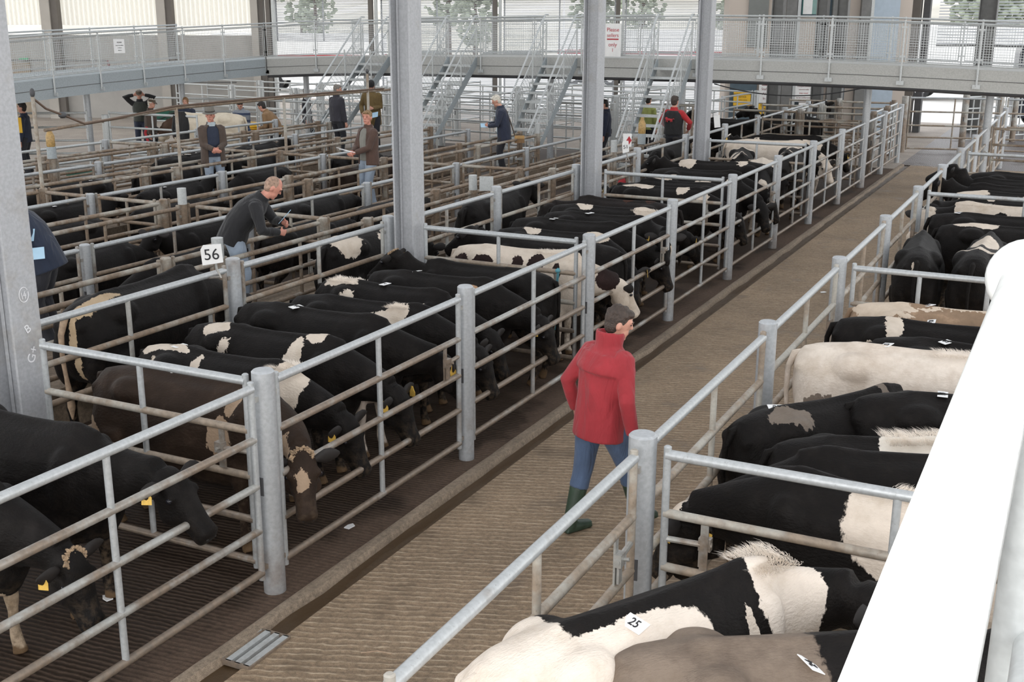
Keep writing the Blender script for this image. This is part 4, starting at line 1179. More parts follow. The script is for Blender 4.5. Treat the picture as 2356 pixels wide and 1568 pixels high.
def cloth(name, c, rough=.85, var=.16, vscale=5, fold=.9, fscale=6, weave=None):
    m, t, b = nt(name)
    tc = t.nodes.new('ShaderNodeTexCoord'); P = tc.outputs['Object']
    f = noise(t, vscale, 4, .6, P)
    cc = ramp(t, f, [(.3, tuple(x * (1 - var) for x in c)), (.7, tuple(min(1, x * (1 + var)) for x in c))])
    t.links.new(cc, b.inputs['Base Color'])
    b.inputs['Roughness'].default_value = rough
    b.inputs['Sheen Weight'].default_value = .12
    n1 = N(t, 'ShaderNodeTexNoise', Scale=fscale, Detail=3, Roughness=.5, Distortion=.8)
    t.links.new(mapping(t, P, (1, 1, .45)), n1.inputs['Vector'])
    p1 = bump(t, b, n1.outputs['Fac'], fold, .05)
    bump(t, b, noise(t, 160, 2, .5, P), .15, .003, p1)
    return m

def person(label, loc, rz, H=1.76, lean=0, hips=.93, feet=None, hands=None, elbows=None, head=(0, 0), bend=0, jacket=None, hem=.12, jfat=1.0, trousers=None, boots=None, boot_top=.12, hair=None, hairstyle='short', hat=None,
           under=None, vest=None, collar=None, detail=1, yoke=False, cup=0.0, skin='skin'):
    """built facing +x; hands are wrist targets in body space"""
    o = empty('person', loc, R(rz), label, 'person', 'people at the market')
    k = H / 1.76
    o.scale = (k, k, k)
    Pc = np.array([0, 0, hips])
    la = R(lean); lb = R(lean + bend)
    T0 = np.array([math.sin(la), 0, math.cos(la)]); F0 = np.array([math.cos(la), 0, -math.sin(la)])
    T1 = np.array([math.sin(lb), 0, math.cos(lb)]); F1 = np.array([math.cos(lb), 0, -math.sin(lb)])
    S = np.array([0, 1.0, 0])
    waist = Pc + T0 * .14; chest = waist + T1 * .17; shl = chest + T1 * .16; nk = shl + T1 * .065
    yaw, pit = R(head[0]), R(head[1])
    lh = lb * .45
    Hm = np.array(Matrix.Rotation(yaw, 3, 'Z') @ Matrix.Rotation(lh + pit, 3, 'Y'))
    hf, hs, hu = Hm[:, 0], Hm[:, 1], Hm[:, 2]
    hc = nk + T1 * .05 + hu * .115 + hf * .025
    feet = feet or ((.0, .10, 0), (.0, -.10, 0))
    hands = hands or ((.06, .26, .80), (.06, -.26, .80))
    elbows = elbows or ((-.6, .5, -.4), (-.6, -.5, -.4))
    sh = [shl + S * .185 - T1 * .02, shl - S * .185 - T1 * .02]
    arms = [ik(sh[i], hands[i], .30, .27, elbows[i]) for i in (0, 1)]
    hip = [Pc + S * .095, Pc - S * .095]
    legs = [ik(hip[i], np.array(feet[i]) + (0, 0, .09), .44, .42, (1, (.12, -.12)[i], .0)) for i in (0, 1)]
    mb = MB()
    mb.loft([ring_at(c, S, f, a, b_, 16, .95) for c, f, a, b_ in ((Pc - T0 * .10, F0, .11, .09), (Pc, F0, .165, .115), (waist, F1, .145, .10), (chest, F1, .17, .12), (shl, F1, .165, .095), (nk, F1, .065, .065))])
    mb.tube([nk - T1 * .05, nk + T1 * .03, hc - hu * .06], [.07, .060, .056], 10)
    mb.ell(hc + hu * .018 - hf * .008, (.098, .077, .108), Hm, 16, 12)
    mb.ell(hc - hu * .052 + hf * .026, (.064, .058, .062), Hm, 12, 8)
    mb.ell(hc - hu * .098 + hf * .060, (.026, .026, .020), Hm, 8, 6)
    mb.tube([hc + hu * .026 + hf * .082, hc - hu * .004 + hf * .100, hc - hu * .018 + hf * .098], [.009, .013, .015], 7)
    for s in (-1, 1):
        mb.ell(hc + hs * s * .080 - hu * .005 - hf * .012, (.020, .010, .034), Hm, 8, 6)
        mb.ell(hc + hs * s * .034 + hu * .038 + hf * .080, (.014, .024, .010), Hm, 8, 6)
    for i in (0, 1):
        e, w = arms[i]
        mb.tube([sh[i], (sh[i] + e) / 2, e, (e * .45 + w * .55), w], [.052, .046, .038, .036, .027], 9)
        d = w - e; d /= np.linalg.norm(d)
        inw = S * (-1, 1)[i]
        pn = np.cross(d, [0, 0, 1.0]) if abs(d[2]) < .8 else inw - d * (d @ inw)
        pn /= np.linalg.norm(pn)
        if pn @ inw < 0: pn = -pn                     # palm faces inwards
        ac = np.cross(pn, d)                           # across the knuckles
        if ac[2] + .5 * ac[0] < 0: ac = -ac            # thumb side up / forward
        fr = .0095 if detail >= 2 else .0115
        mb.tube([w - d * .02, w + d * .03, w + d * .085], [(.024, .024), (.020, .036), (.017, .042)], 9) if False else mb.loft([ring_at(w + d * q, ac, pn, a, b_, 10) for q, a, b_ in ((-.02, .026, .022), (.03, .037, .019), (.075, .042, .017), (.092, .038, .013))])
        for j in range(4):
            b0 = w + d * (.085 - abs(j - 1.2) * .004) + ac * (.031 - j * .021)
            L = (.068, .078, .072, .056)[j]; cu = (.30, .38, .45, .55)[j]
            d1 = d * math.cos(cu) + pn * math.sin(cu); d2 = d * math.cos(cu * 2.4) + pn * math.sin(cu * 2.4)
            mb.tube([b0 - d * .02, b0 + d1 * L * .5, b0 + d1 * L * .5 + d2 * L * .5], [fr, fr, fr * .85], 7)
        t0 = w + d * .02 + ac * .030
        td = d * .62 + ac * .66 + pn * .35; td /= np.linalg.norm(td)
        mb.tube([t0 - ac * .01, t0 + td * .038, t0 + td * .05 + (d * .8 + pn * .5) * .026], [fr * 1.25, fr * 1.15, fr * .9], 7)
        kn, an = legs[i]
        mb.tube([hip[i], (hip[i] + kn) / 2, kn, kn * .6 + an * .4, an], [.085, .075, .055, .052, .036], 10)
        mb.tube([an - (0.03, 0, .03), an + (.05, 0, -.05), an + (.14, 0, -.065)], [.036, .04, .026], 8)
    me = melt(mb, .0085 if detail >= 2 else .011, 3, 'body')
    obj('body', me, M[skin], o, smooth=False)
    for s in (-1, 1):
        MB().ell(hc + hs * s * .032 + hu * .018 + hf * .0795, (.007, .011, .0065), Hm, 8, 6).build('eye', M['glass_dark'], o)
        if hair: MB().tube([hc + hs * s * .016 + hu * .040 + hf * .092, hc + hs * s * .034 + hu * .046 + hf * .091, hc + hs * s * .054 + hu * .038 + hf * .078], .0042, 5).build('eyebrow', M[hair], o)
    MB().ell(hc - hu * .056 + hf * .083, (.008, .026, .006), Hm, 10, 6).build('mouth', M['lips'], o)
    # trousers
    if trousers:
        m = MB()
        m.loft([ring_at(c, S, f, a, b_, 16, .95) for c, f, a, b_ in ((Pc - T0 * .13, F0, .13, .11), (Pc - T0 * .05, F0, .178, .13), (Pc + T0 * .08, F0, .165, .122), (Pc + T0 * .13, F0, .155, .115))])
        for i in (0, 1):
            kn, an = legs[i]
            end = an + (kn - an) * max(0, (boot_top - .10)) / .42 if boot_top > .2 else an + (0, 0, -.03)
            m.tube([hip[i] + (0, 0, .0), (hip[i] * .6 + kn * .4), (hip[i] * .25 + kn * .75), kn, kn * .55 + end * .45, end * .93 + kn * .07, end], [.112, .104, .086, .079, .074, .076, .072], 12)
        obj('trousers', melt(m, .013, 3, 'trousers'), M[trousers], o, smooth=False)
    if boots:
        for i in (0, 1):
            kn, an = legs[i]
            m = MB()
            tp = an + (kn - an) * max(.06, (boot_top - .09) / .42)
            m.tube([tp, tp * .5 + an * .5, an + (0, 0, .02), an + (-.01, 0, -.05)], [.070, .062, .052, .050], 12)
            m.tube([an + (-.045, 0, -.055), an + (.03, 0, -.05), an + (.12, 0, -.055), an + (.19, 0, -.062)], [(.044, .036), (.048, .048), (.050, .036), (.036, .026)], 10)
            m.box(an + (.065, 0, -.082), (.25, .088, .016))
            obj('boot', melt(m, .011, 2, 'boot'), M[boots], o, smooth=False)
    def torso_shell(gr, lo, top=True):
        r_ = []
        base = Pc - T0 * lo
        r_.append(ring_at(base, S, F0, .185 * jfat + gr, .140 * jfat + gr, 18, .95))
        for c, f, a, b_ in ((Pc, F0, .180, .138), (waist, F1, .172, .132), (chest, F1, .188, .138), (shl - T1 * .02, F1, .178, .112), (shl + T1 * .03, F1, .12, .09), (nk - T1 * .01, F1, .078, .078)):
            r_.append(ring_at(c, S, f, a * jfat + gr, b_ * jfat + gr, 18, .95))
        return r_
    def sleeves(m, gr, cuff=.88):
        for i in (0, 1):
            e, w = arms[i]
            m.tube([sh[i] - S * (.05, -.05)[i], sh[i], (sh[i] + e) / 2, e, e * .5 + w * .5, e + (w - e) * cuff, e + (w - e) * (cuff + .06)], [.075 + gr, .078 + gr, .068 + gr, .060 + gr, .055 + gr, .048 + gr, .047 + gr], 12)
            m.ell(sh[i] - S * (.02, -.02)[i], (.085 + gr, .075 + gr, .075 + gr))
    if under:
        m = MB(); m.loft(torso_shell(-.010, .06)); sleeves(m, -.010) if not jacket else None
        obj('jumper', melt(m, .013, 3, 'jumper'), M[under], o, smooth=False)
    if jacket:
        m = MB()
        if under:      # worn open: wrap the sides and the back only
            shell = torso_shell(.010, hem)
            n = len(shell[0]); keep = [j for j in range(n)]
            ang = np.arange(n) * 2 * PI / n
            idx = [j for j in sorted(range(n), key=lambda j: (ang[j] - PI / 2) % (2 * PI)) if not (abs((ang[j] - PI / 2 + PI) % (2 * PI) - PI) < R(25))]
            rg = [np.array([q[j] for j in idx]) for q in shell]
            inner = [np.array([c0 + (p0 - c0) * .86 for p0 in q]) for q, c0 in ((g_, g_.mean(0) * .0 + np.mean(shell[i_], 0)) for i_, g_ in enumerate(rg))]
            loops = [np.concatenate([a_, b_[::-1]]) for a_, b_ in zip(rg, inner)]
            m.loft(loops)
        else:
            m.loft(torso_shell(.0, hem))
        sleeves(m, .0)
        if yoke:
            m.loft([ring_at(c, S, F1, a, b_, 18, .95) for c, a, b_ in ((chest + T1 * .02, .205 * jfat, .157 * jfat), (chest + T1 * .06, .203 * jfat, .155 * jfat), (shl - T1 * .0, .185 * jfat, .120 * jfat))])
        cr = .078
        m.loft([ring_at(nk + T1 * q - F1 * .008, S, F1, a, b_, 16, 1) for q, a, b_ in ((-.05, .105, .10), (-.0, .088 + cup * .3, .086 + cup * .3), (.045 + cup, .086 + cup * .5, .084 + cup * .5), (.05 + cup, .07 + cup * .5, .07 + cup * .5), (.0, .06, .06))])
        obj('jacket', melt(m, .0125, 2, 'jacket'), M[jacket], o, smooth=False)
    if vest:
        m = MB(); m.loft(torso_shell(.016, .04)[:-1])
        obj('gilet', melt(m, .0125, 2, 'gilet'), M[vest], o, smooth=False)
    if collar:
        MB().loft([ring_at(nk + T1 * q + F1 * .006, S, F1, a, b_, 16, 1) for q, a, b_ in ((-.03, .100, .098), (.02, .078, .080), (.045, .074, .076), (.02, .068, .068))]).build('collar', M[collar], o)
    if hair:
        m = MB()
        if hairstyle == 'bald':
            m.ell(hc - hf * .026 + hu * .006, (.088, .0835, .082), Hm, 16, 10)
        elif hairstyle == 'thin':
            m.ell(hc - hf * .020 + hu * .026, (.0965, .0805, .100), Hm, 20, 14); m.ell(hc - hf * .040 - hu * .02, (.058, .0765, .065), Hm, 12, 8)
        elif hairstyle == 'long':
            m.ell(hc - hf * .020 + hu * .030, (.104, .090, .112), Hm, 16, 10); m.ell(hc - hf * .05 - hu * .05, (.06, .08, .07), Hm)
        else:
            m.ell(hc - hf * .022 + hu * .034, (.098, .084, .100), Hm, 18, 12)
            m.ell(hc - hf * .045 - hu * .02, (.062, .078, .075), Hm, 12, 8)
            m.ell(hc + hf * .045 + hu * .088, (.045, .065, .032), Hm, 10, 8)
        r_ = random.Random(int(abs(loc[0]) * 100))
        for i in range(26 if hairstyle not in ('bald', 'thin') else 0):
            a_ = r_.uniform(0, 2 * PI); el = r_.uniform(.25, 1.3)
            v = np.array([math.cos(a_) * math.cos(el), math.sin(a_) * math.cos(el), math.sin(el)])
            if v[0] > .55 and v[2] < .6: continue
            m.ell(hc - hf * .022 + hu * .034 + Hm @ (v * (.092, .078, .094)), (.022, .018, .016), Hm @ rotm(r_.uniform(-1, 1), r_.uniform(-1, 1), r_.uniform(-2, 2)), 7, 5)
        obj('hair', melt(m, .009, 2, 'hair'), M[hair], o, smooth=False)
    if hat:
        kind, hm_ = hat
        ct = hc + hu * .062 - hf * .006
        if kind == 'trilby':
            m = MB().loft([ring_at(ct + hu * q + hf * f_, hs, hf, a, b_, 20, 1) for q, f_, a, b_ in ((-.015, .01, .135, .150), (-.005, .008, .137, .152), (.006, .0, .092, .106), (.05, 0, .086, .100), (.10, 0, .076, .090), (.118, 0, .06, .074), (.108, 0, .03, .05))])
            hb = MB().loft([ring_at(ct + hu * q, hs, hf, a, b_, 20, 1) for q, a, b_ in ((.008, .0935, .1075), (.034, .0905, .1045))])
            h_ = m.build('hat', M[hm_], o); hb.build('hat_band', M['dark_band'], h_)
        elif kind == 'beanie':
            MB().loft([ring_at(ct + hu * q, hs, hf, a, b_, 16, 1) for q, a, b_ in ((-.02, .088, .106), (.03, .09, .108), (.07, .08, .096), (.10, .05, .062), (.108, .01, .01))]).build('hat', M[hm_], o)
        else:
            m = MB().loft([ring_at(ct + hu * q + hf * f_, hs, hf, a, b_, 18, 1) for q, f_, a, b_ in ((-.012, 0, .086, .106), (.02, 0, .09, .108), (.045, 0, .075, .09), (.055, 0, .03, .04))])
            m.loft([ring_at(ct + hf * q - hu * (.010 + .02 * i), hs, hu, a, .006, 12, 1) for i, (q, a) in enumerate(((.07, .078), (.12, .068), (.155, .03)))])
            m.build('hat', M[hm_], o)
    return o, dict(hc=hc, nk=nk, shl=shl, chest=chest, arms=arms, F1=F1, T1=T1, Pc=Pc)

M['lips'] = simple('lips', (.34, .13, .11), .6, var=.05)
M['dark_band'] = simple('hat_band', (.06, .055, .05), .8)
for n_, c_ in dict(red_fleece=(.34, .027, .036), jeans=(.075, .115, .20), pale_jeans=(.28, .34, .42), black_wool=(.013, .013, .015), olive_fleece=(.035, .033, .022), brown_wax=(.075, .052, .040), navy_knit=(.022, .030, .055), grey_knit=(.22, .215, .19), brown_coat=(.085, .048, .036),
                   navy_coat=(.020, .026, .050), blue_quilt=(.05, .17, .28), olive_coat=(.15, .10, .035), dark_coat=(.028, .027, .036), green_gilet=(.045, .050, .042), tan_coat=(.26, .155, .075), stripe_knit=(.27, .30, .34), black_cloth=(.012, .012, .013), red_knit=(.40, .02, .025), dark_trousers=(.022, .023, .030),
                   grey_felt=(.17, .16, .14), brown_tweed=(.09, .065, .045), pale_scarf=(.45, .52, .56), navy_jumper=(.013, .021, .043), hivis=(.30, .33, .10), brown_suede=(.14, .085, .055)).items():
    M[n_] = cloth(n_, c_)
_t = M['stripe_knit'].node_tree; _b = _t.nodes['Principled BSDF']
_sx = _t.nodes.new('ShaderNodeSeparateXYZ'); _tc = _t.nodes.new('ShaderNodeTexCoord'); _t.links.new(_tc.outputs['Object'], _sx.inputs[0])
_sn = mth(_t, 'SINE', mth(_t, 'MULTIPLY', _sx.outputs['Z'], 34.0))
_src = _b.inputs['Base Color'].links[0].from_socket
_t.links.new(mixc(_t, ramp(_t, _sn, [(.45, (0, 0, 0)), (.55, (1, 1, 1))]), _src, (.05, .07, .13)), _b.inputs['Base Color'])
M['wellies'] = simple('green_wellies', (.035, .060, .040), .45, var=.3, vscale=12)
M['brown_boots'] = simple('brown_boots', (.07, .045, .03), .6, var=.2)
for n_, c_ in dict(hair_brown=(.050, .034, .026), hair_grey=(.20, .18, .155), hair_whitish=(.62, .58, .50), hair_fair=(.26, .16, .075), hair_dark=(.018, .013, .011), hair_ginger=(.22, .12, .05), hair_thin=(.36, .235, .17)).items():
    M[n_] = simple(n_, c_, .6, var=.4, vscale=38, bumpy=.9, bscale=70)
M['skin_ruddy'] = simple('ruddy_skin', (.60, .27, .20), .5, var=.16, vscale=14)

# striding away down the alley
person('person in a red jacket, jeans and green wellingtons walking up the alley', (-3.03, 7.62, 0), 62, 1.80, lean=5, bend=4, feet=((-.18, .10, 0), (.30, -.12, .02)), hands=((.02, .30, .88), (.05, -.31, .84)), elbows=((-.9, .5, -.2), (-.7, -.6, -.2)),
       head=(-32, 14), jacket='red_fleece', hem=.17, jfat=1.20, trousers='jeans', boots='wellies', boot_top=.36, hair='hair_brown', detail=2, yoke=True, cup=.05)
p56, i56 = person('person in a black jumper and pale jeans bending over a rail, writing', (-8.80, 10.42, .42), 32, 1.82, lean=25, bend=20, feet=((-.10, .12, 0), (.05, -.12, 0)), hands=((.56, .06, 1.04), (.52, -.10, .96)), elbows=((-.2, .9, -.4), (-.3, -.9, -.5)),
       head=(8, 18), jacket='black_wool', hem=.10, jfat=1.22, trousers='pale_jeans', boots='brown_boots', hair='hair_thin', hairstyle='thin', detail=2, skin='skin_ruddy')
phat, _ = person('person in a grey trilby and dark brown waxed coat, hands together', (-14.78, 17.05, .42), -38, 1.76, hands=((.30, .03, 1.02), (.30, -.03, 1.02)), elbows=((-.5, .8, -.5), (-.5, -.8, -.5)), head=(-22, 6), jacket='brown_wax', under='navy_knit', hem=.26, jfat=1.22,
       trousers='pale_jeans', boots='brown_boots', hair='hair_grey', hat=('trilby', 'grey_felt'), collar='pale_scarf', detail=2, skin='skin_ruddy')
pbr, _ = person('person with fair hair in a brown jacket over a grey jumper, holding sticks', (-11.80, 17.85, .42), -112, 1.78, hands=((.32, .02, 1.02), (.32, -.04, 1.02)), elbows=((-.5, .8, -.5), (-.5, -.8, -.5)), head=(30, 0), jacket='brown_coat', under='grey_knit', hem=.14, jfat=1.15,
       trousers='pale_jeans', boots='brown_boots', hair='hair_fair', detail=2, skin='skin_ruddy')
person('person in a dark blue jumper holding papers, partly behind the left column', (-9.62, 8.39, .42), 208, 1.82, lean=20, bend=12, hands=((.26, .20, 1.10), (.36, -.02, 1.10)), elbows=((-.6, .7, -.4), (-.4, -.9, -.4)), head=(0, 20), jacket='navy_jumper', hem=.12, jfat=1.28, trousers='dark_trousers', boots='brown_boots', hair='hair_brown', detail=2)
person('person with white hair in a navy coat over a blue quilted gilet, reading notes', (-11.80, 23.35, .42), 208, 1.78, lean=4, bend=6, hands=((.34, .06, 1.06), (.34, -.06, 1.08)), elbows=((-.4, .8, -.5), (-.4, -.8, -.5)), head=(0, 24), jacket='navy_coat', under='blue_quilt', hem=.24, jfat=1.14,
       trousers='dark_trousers', boots='brown_boots', hair='hair_whitish', detail=2)
person('person in an olive coat and black woolly hat holding a blue leaflet', (-17.05, 26.05, .42), -70, 1.84, hands=((.26, .05, 1.06), (.22, -.22, .92)), head=(10, 28), lean=4, bend=6, jacket='olive_coat', hem=.30, jfat=1.16, trousers='dark_trousers', boots='brown_boots', hair='hair_dark', hat=('beanie', 'black_cloth'))
person('person with grey hair in a dark jacket seen from behind by the leftmost stairs', (-17.15, 24.55, .42), 75, 1.78, head=(-40, 6), jacket='dark_coat', hem=.08, jfat=1.14, trousers='dark_trousers', boots='brown_boots', hair='hair_grey')
person('person in a dark green gilet and brown cap with both hands at the ears', (-24.6, 25.4, 0), -50, 1.80, hands=((.04, .14, 1.62), (.04, -.14, 1.62)), elbows=((.1, 1, -.15), (.1, -1, -.15)), head=(0, 6), jacket='black_cloth', vest='green_gilet', hem=.02, jfat=1.06, trousers='navy_coat', boots='brown_boots', hair='hair_grey', hat=('cap', 'brown_tweed'))
person('person in a flat cap and brown coat leading the show cow', (-22.45, 23.5, 0), 25, 1.74, head=(-8, 8), lean=4, jacket='brown_wax', hem=.24, jfat=1.15, trousers='dark_trousers', boots='brown_boots', hair='hair_whitish', hat=('cap', 'brown_tweed'))
person('person with ginger hair and a dark top standing behind the show cow', (-22.3, 24.75, 0), -60, 1.70, jacket='navy_knit', trousers='dark_trousers', boots='brown_boots', hair='hair_ginger', hairstyle='long')
person('person in a striped grey hooded jumper looking down by the show cow', (-20.55, 25.0, 0), -75, 1.72, head=(10, 30), lean=10, hands=((.28, .05, .95), (.28, -.05, .95)), jacket='stripe_knit', trousers='jeans', boots='brown_boots', hair='hair_dark')
person('person with dark hair in a tan coat bending forward, facing the striped jumper', (-19.40, 24.95, 0), 195, 1.78, lean=20, bend=16, hands=((.42, .1, .95), (.42, -.1, .95)), head=(0, 10), jacket='tan_coat', hem=.16, jfat=1.18, trousers='dark_trousers', boots='brown_boots', hair='hair_dark')
person('person with grey hair in a dark coat, left of two talking beyond the yard', (-21.3, 28.9, 0), 20, 1.78, head=(-20, 0), jacket='dark_coat', hem=.2, trousers='dark_trousers', boots='brown_boots', hair='hair_grey')
person('person with dark hair in a tan jacket, right of two talking beyond the yard', (-20.3, 29.2, 0), 200, 1.78, head=(30, 0), jacket='tan_coat', hem=.12, trousers='jeans', boots='brown_boots', hair='hair_dark')
pg, ig = person('person seen from behind in a black gilet with red sleeves and a red emblem', (-8.42, 25.2, .42), 80, 1.74, hands=((.25, .25, 1.0), (.25, -.25, 1.0)), elbows=((-.1, 1, -.4), (-.1, -1, -.4)), jacket='red_knit', vest='black_cloth', hem=.02, jfat=1.16, trousers='dark_trousers', boots='brown_boots', hair='hair_brown')
# red running-beast emblem on the gilet's back
m = MB()
bx = -.165 * 1.16 - .022
for c_, r_ in (((bx, .02, 1.24), (.006, .070, .026)), ((bx, .075, 1.262), (.006, .035, .032)), ((bx, -.05, 1.235), (.006, .035, .026))): m.ell(c_, r_, None, 10, 6)
for y_, z_ in ((.085, 1.19), (.05, 1.18), (-.035, 1.185), (-.07, 1.19)): m.tube([(bx, y_ * .9, 1.235), (bx, y_, z_)], .010, 5)
m.tube([(bx, -.075, 1.25), (bx, -.11, 1.27), (bx, -.12, 1.245)], .006, 5)
m.build('emblem', M['red_ink'], pg)
person('person in dark navy mostly hidden behind the third column', (-11.4, 28.55, .0), 200, 1.80, head=(0, 20), jacket='navy_coat', trousers='dark_trousers', boots='brown_boots', hair='hair_dark')
person('person with dark hair at the far left edge behind a yellow notice', (-23.6, 20.4, 0), -150, 1.78, jacket='navy_coat', trousers='dark_trousers', boots='brown_boots', hair='hair_dark')
person('person in a yellow high visibility top glimpsed behind the nearest staircase', (-11.2, 31.2, 0), 80, 1.74, jacket='hivis', trousers='dark_trousers', boots='brown_boots', hair='hair_dark')
# ---- things they hold
def sheet(name, c, right, up, w, h, mat, label, cat, t=.006):
    r_ = Vector(right).normalized(); u_ = Vector(up).normalized(); n = r_.cross(u_).normalized()
    m = MB().box((0, 0, 0), (w, h, t), np.array(Matrix((r_, u_, n)).transposed()))
    return tag(m.build(name, M[mat], smooth=False, loc=c), label, cat)
sheet('catalogue', (-8.36, 10.82, 1.56), (.6, .35, .75), (-.5, .86, 0), .20, .12, 'blue_paper', 'blue sale catalogue held by the person bending over the rail', 'paper')
sheet('paper', (-9.62, 8.16, 1.66), (.85, .5, .1), (-.2, .4, .85), .20, .13, 'blue_paper', 'upper pale blue paper held by the person in the dark blue jumper', 'paper')
sheet('paper', (-9.44, 8.12, 1.50), (.85, .5, .1), (-.2, .2, .95), .18, .12, 'blue_paper', 'lower pale blue paper sticking out by the dark blue jumper', 'paper')
sheet('notebook', (-12.16, 23.14, 1.50), (.8, .5, 0), (-.4, .6, .5), .20, .14, 'blue_paper', 'small notebook held by the white haired person', 'book')
sheet('leaflet', (-16.85, 25.75, 1.36), (.85, .4, .2), (-.3, .6, .6), .26, .18, 'blue_paper', 'blue and white leaflet held by the person in the olive coat', 'paper')
for i in range(2):
    m = MB().tube([(-11.86, 17.52, 1.46), (-12.14 - i * .06, 17.40, 1.52 + i * .03)], .005, 5)
    tag(m.build('stick', M['paper']), 'thin pale stick held by the fair haired person, %s of two' % ('lower', 'upper')[i], 'stick')
o = empty('satchel', (-11.45, 23.45, 1.12), R(30), 'tan satchel on a strap hanging at the navy coat', 'bag')
MB().box((0, 0, .08), (.22, .06, .16)).build('pouch', M['tan_coat'], o)
MB().box((0, -.035, .13), (.22, .012, .07)).build('flap', simple('tan_leather', (.45, .27, .10), .5), o)
MB().tube([(-.1, 0, .15), (-.2, .02, .45), (-.3, .0, .72)], .012, 5).build('strap', M['brown_boots'], o)
# ================================================================ walls and building
def wall_frame(a, b):
    a = np.array(a, float); b = np.array(b, float)
    d = b - a; L = np.linalg.norm(d); d /= L
    return a, d, L, math.atan2(d[1], d[0])
WA, WD, WL, WANG = wall_frame((-41.0, 30.6), (-28.6, 36.7))
RW = rotm(0, 0, WANG)
def wp_(s, off, z): return np.array([WA[0] + WD[0] * s - WD[1] * off, WA[1] + WD[1] * s + WD[0] * off, z])
tag(MB().box(wp_(WL / 2, .15, 1.57), (WL, .25, 3.14), RW).build('wall_left', M['concrete_wall'], smooth=False), kind='structure')
# corrugated translucent sheeting above
m_, t_, b_ = nt('translucent_sheet')
b_.inputs['Base Color'].default_value = (.80, .79, .74, 1)
b_.inputs['Roughness'].default_value = .5
tr_ = t_.nodes.new('ShaderNodeBsdfTranslucent'); tr_.inputs[0].default_value = (.95, .93, .86, 1)
ms_ = t_.nodes.new('ShaderNodeMixShader'); ms_.inputs[0].default_value = .78
out_ = t_.nodes['Material Output']
t_.links.new(b_.outputs[0], ms_.inputs[1]); t_.links.new(tr_.outputs[0], ms_.inputs[2]); t_.links.new(ms_.outputs[0], out_.inputs[0])
M['sheet'] = m_
mb = MB(); n = int(WL / .045)
v = []; 
for i in range(n + 1):
    s = WL * i / n; o_ = .30 + .045 * (1 if (i // 2) % 2 else -1)
    v += [wp_(s, o_, 3.50), wp_(s, o_, 8.0)]
mb.add(v, [(2 * i, 2 * i + 2, 2 * i + 3, 2 * i + 1) for i in range(n)])
tag(mb.build('wall_sheeting_left', M['sheet'], smooth=False), kind='structure')
# rail over the sheeting and piers
n = 1
for s, w in ((2.35, .55), (5.35, .6), (9.75, .55), (13.3, .45)):
    o = empty('wall_pier', tuple(wp_(s, 0, 0)), WANG, 'concrete wall pier with a dark steel side, %s from the left' % nth(n), 'pier', 'piers along the left wall')
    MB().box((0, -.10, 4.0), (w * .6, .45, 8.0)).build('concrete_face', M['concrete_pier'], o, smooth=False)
    MB().box((w * .52, -.05, 4.0), (w * .42, .40, 8.0)).build('steel_side', M['pier_steel'], o, smooth=False)
    n += 1
# pipe run, door leaf and small vent on the left wall
o = empty('service_pipe', tuple(wp_(0, 0, 0)), WANG, 'grey service pipe with red fittings along the left wall', 'pipe')
MB().tube([(1.5, -.39, 2.20), (7.6, -.39, 2.20)], .03, 6).build('pipe', M['grey_steel'], o)
MB().tube([(7.6, -.39, 2.20), (7.75, -.39, 1.5), (7.95, -.39, 1.4)], .045, 6).build('elbow', simple('red_pipe', (.22, .05, .05), .6), o)
MB().tube([(7.95, -.39, 1.4), (12.5, -.39, 1.4)], .03, 6).build('pipe', M['grey_steel'], o)
o = empty('door_1', tuple(wp_(4.0, 0, 0)), WANG, 'pale brown wall door with a green exit light above it', 'door'); o['kind'] = 'structure'
MB().box((-.5, 0, 1.05), (1.9, .06, 2.1)).build('door_leaf', simple('tan_door', (.33, .27, .2), .7), o, smooth=False)
MB().box((.25, -.06, 2.22), (.34, .08, .10)).build('exit_light', simple('green_exit', (.10, .50, .25), .5), o, smooth=False)
MB().box((1.6, 0, 1.2), (.28, .05, .55)).build('vent', M['grey_steel'], o, smooth=False)
# ---- louvred back wall
BA, BD, BL, BANG = wall_frame((-28.6, 36.8), (-10.9, 43.6))
def bp(s, off, z): return np.array([BA[0] + BD[0] * s - BD[1] * off, BA[1] + BD[1] * s + BD[0] * off, z])
RB = rotm(0, 0, BANG)
M['louvre'] = simple('louvre_slat', (.52, .54, .57), .5, .1, var=.04)
M['lintel'] = simple('grey_lintel', (.30, .30, .29), .7)
tag(MB().box(bp(BL / 2, 0, 5.6), (BL, .4, 2.2), RB).build('wall_header', M['lintel'], smooth=False), kind='structure')
bays = [(0.15, 3.9, 2.95), (4.25, 8.6, .1), (8.95, 13.2, .1), (13.5, BL, .1)]
for i, (s0, s1, z0) in enumerate(bays):
    mb = MB(); z = z0
    rt = np.array(Matrix.Rotation(BANG, 3, 'Z') @ Matrix.Rotation(R(35), 3, 'X'))
    while z < 4.5:
        mb.box(bp((s0 + s1) / 2, 0, z), (s1 - s0, .034, .008), rt); z += .058
    for q in (s0 + .05, (s0 + s1) / 2, s1 - .05): mb.box(bp(q, .05, (z0 + 4.5) / 2), (.05, .04, 4.5 - z0), RB)
    tag(mb.build('wall_louvre_%d' % (i + 1), M['louvre'], smooth=False), kind='structure')
n = 1
for s in (0.0, 4.07, 8.78, 13.35):
    p_ = bp(s + (.12 if s == 0 else 0), -.42, 0)
    o = empty('louvre_post', tuple(p_), BANG, 'steel post between louvred bays of the back wall, %s from the left' % nth(n), 'post', 'posts of the louvred wall')
    MB().box((-.09, 0, 2.6), (.16, .22, 5.2)).build('flange', M['pier_steel'], o, smooth=False); MB().box((.10, .03, 2.6), (.10, .2, 5.2)).build('flange', M['galv_far'], o, smooth=False)
    n += 1
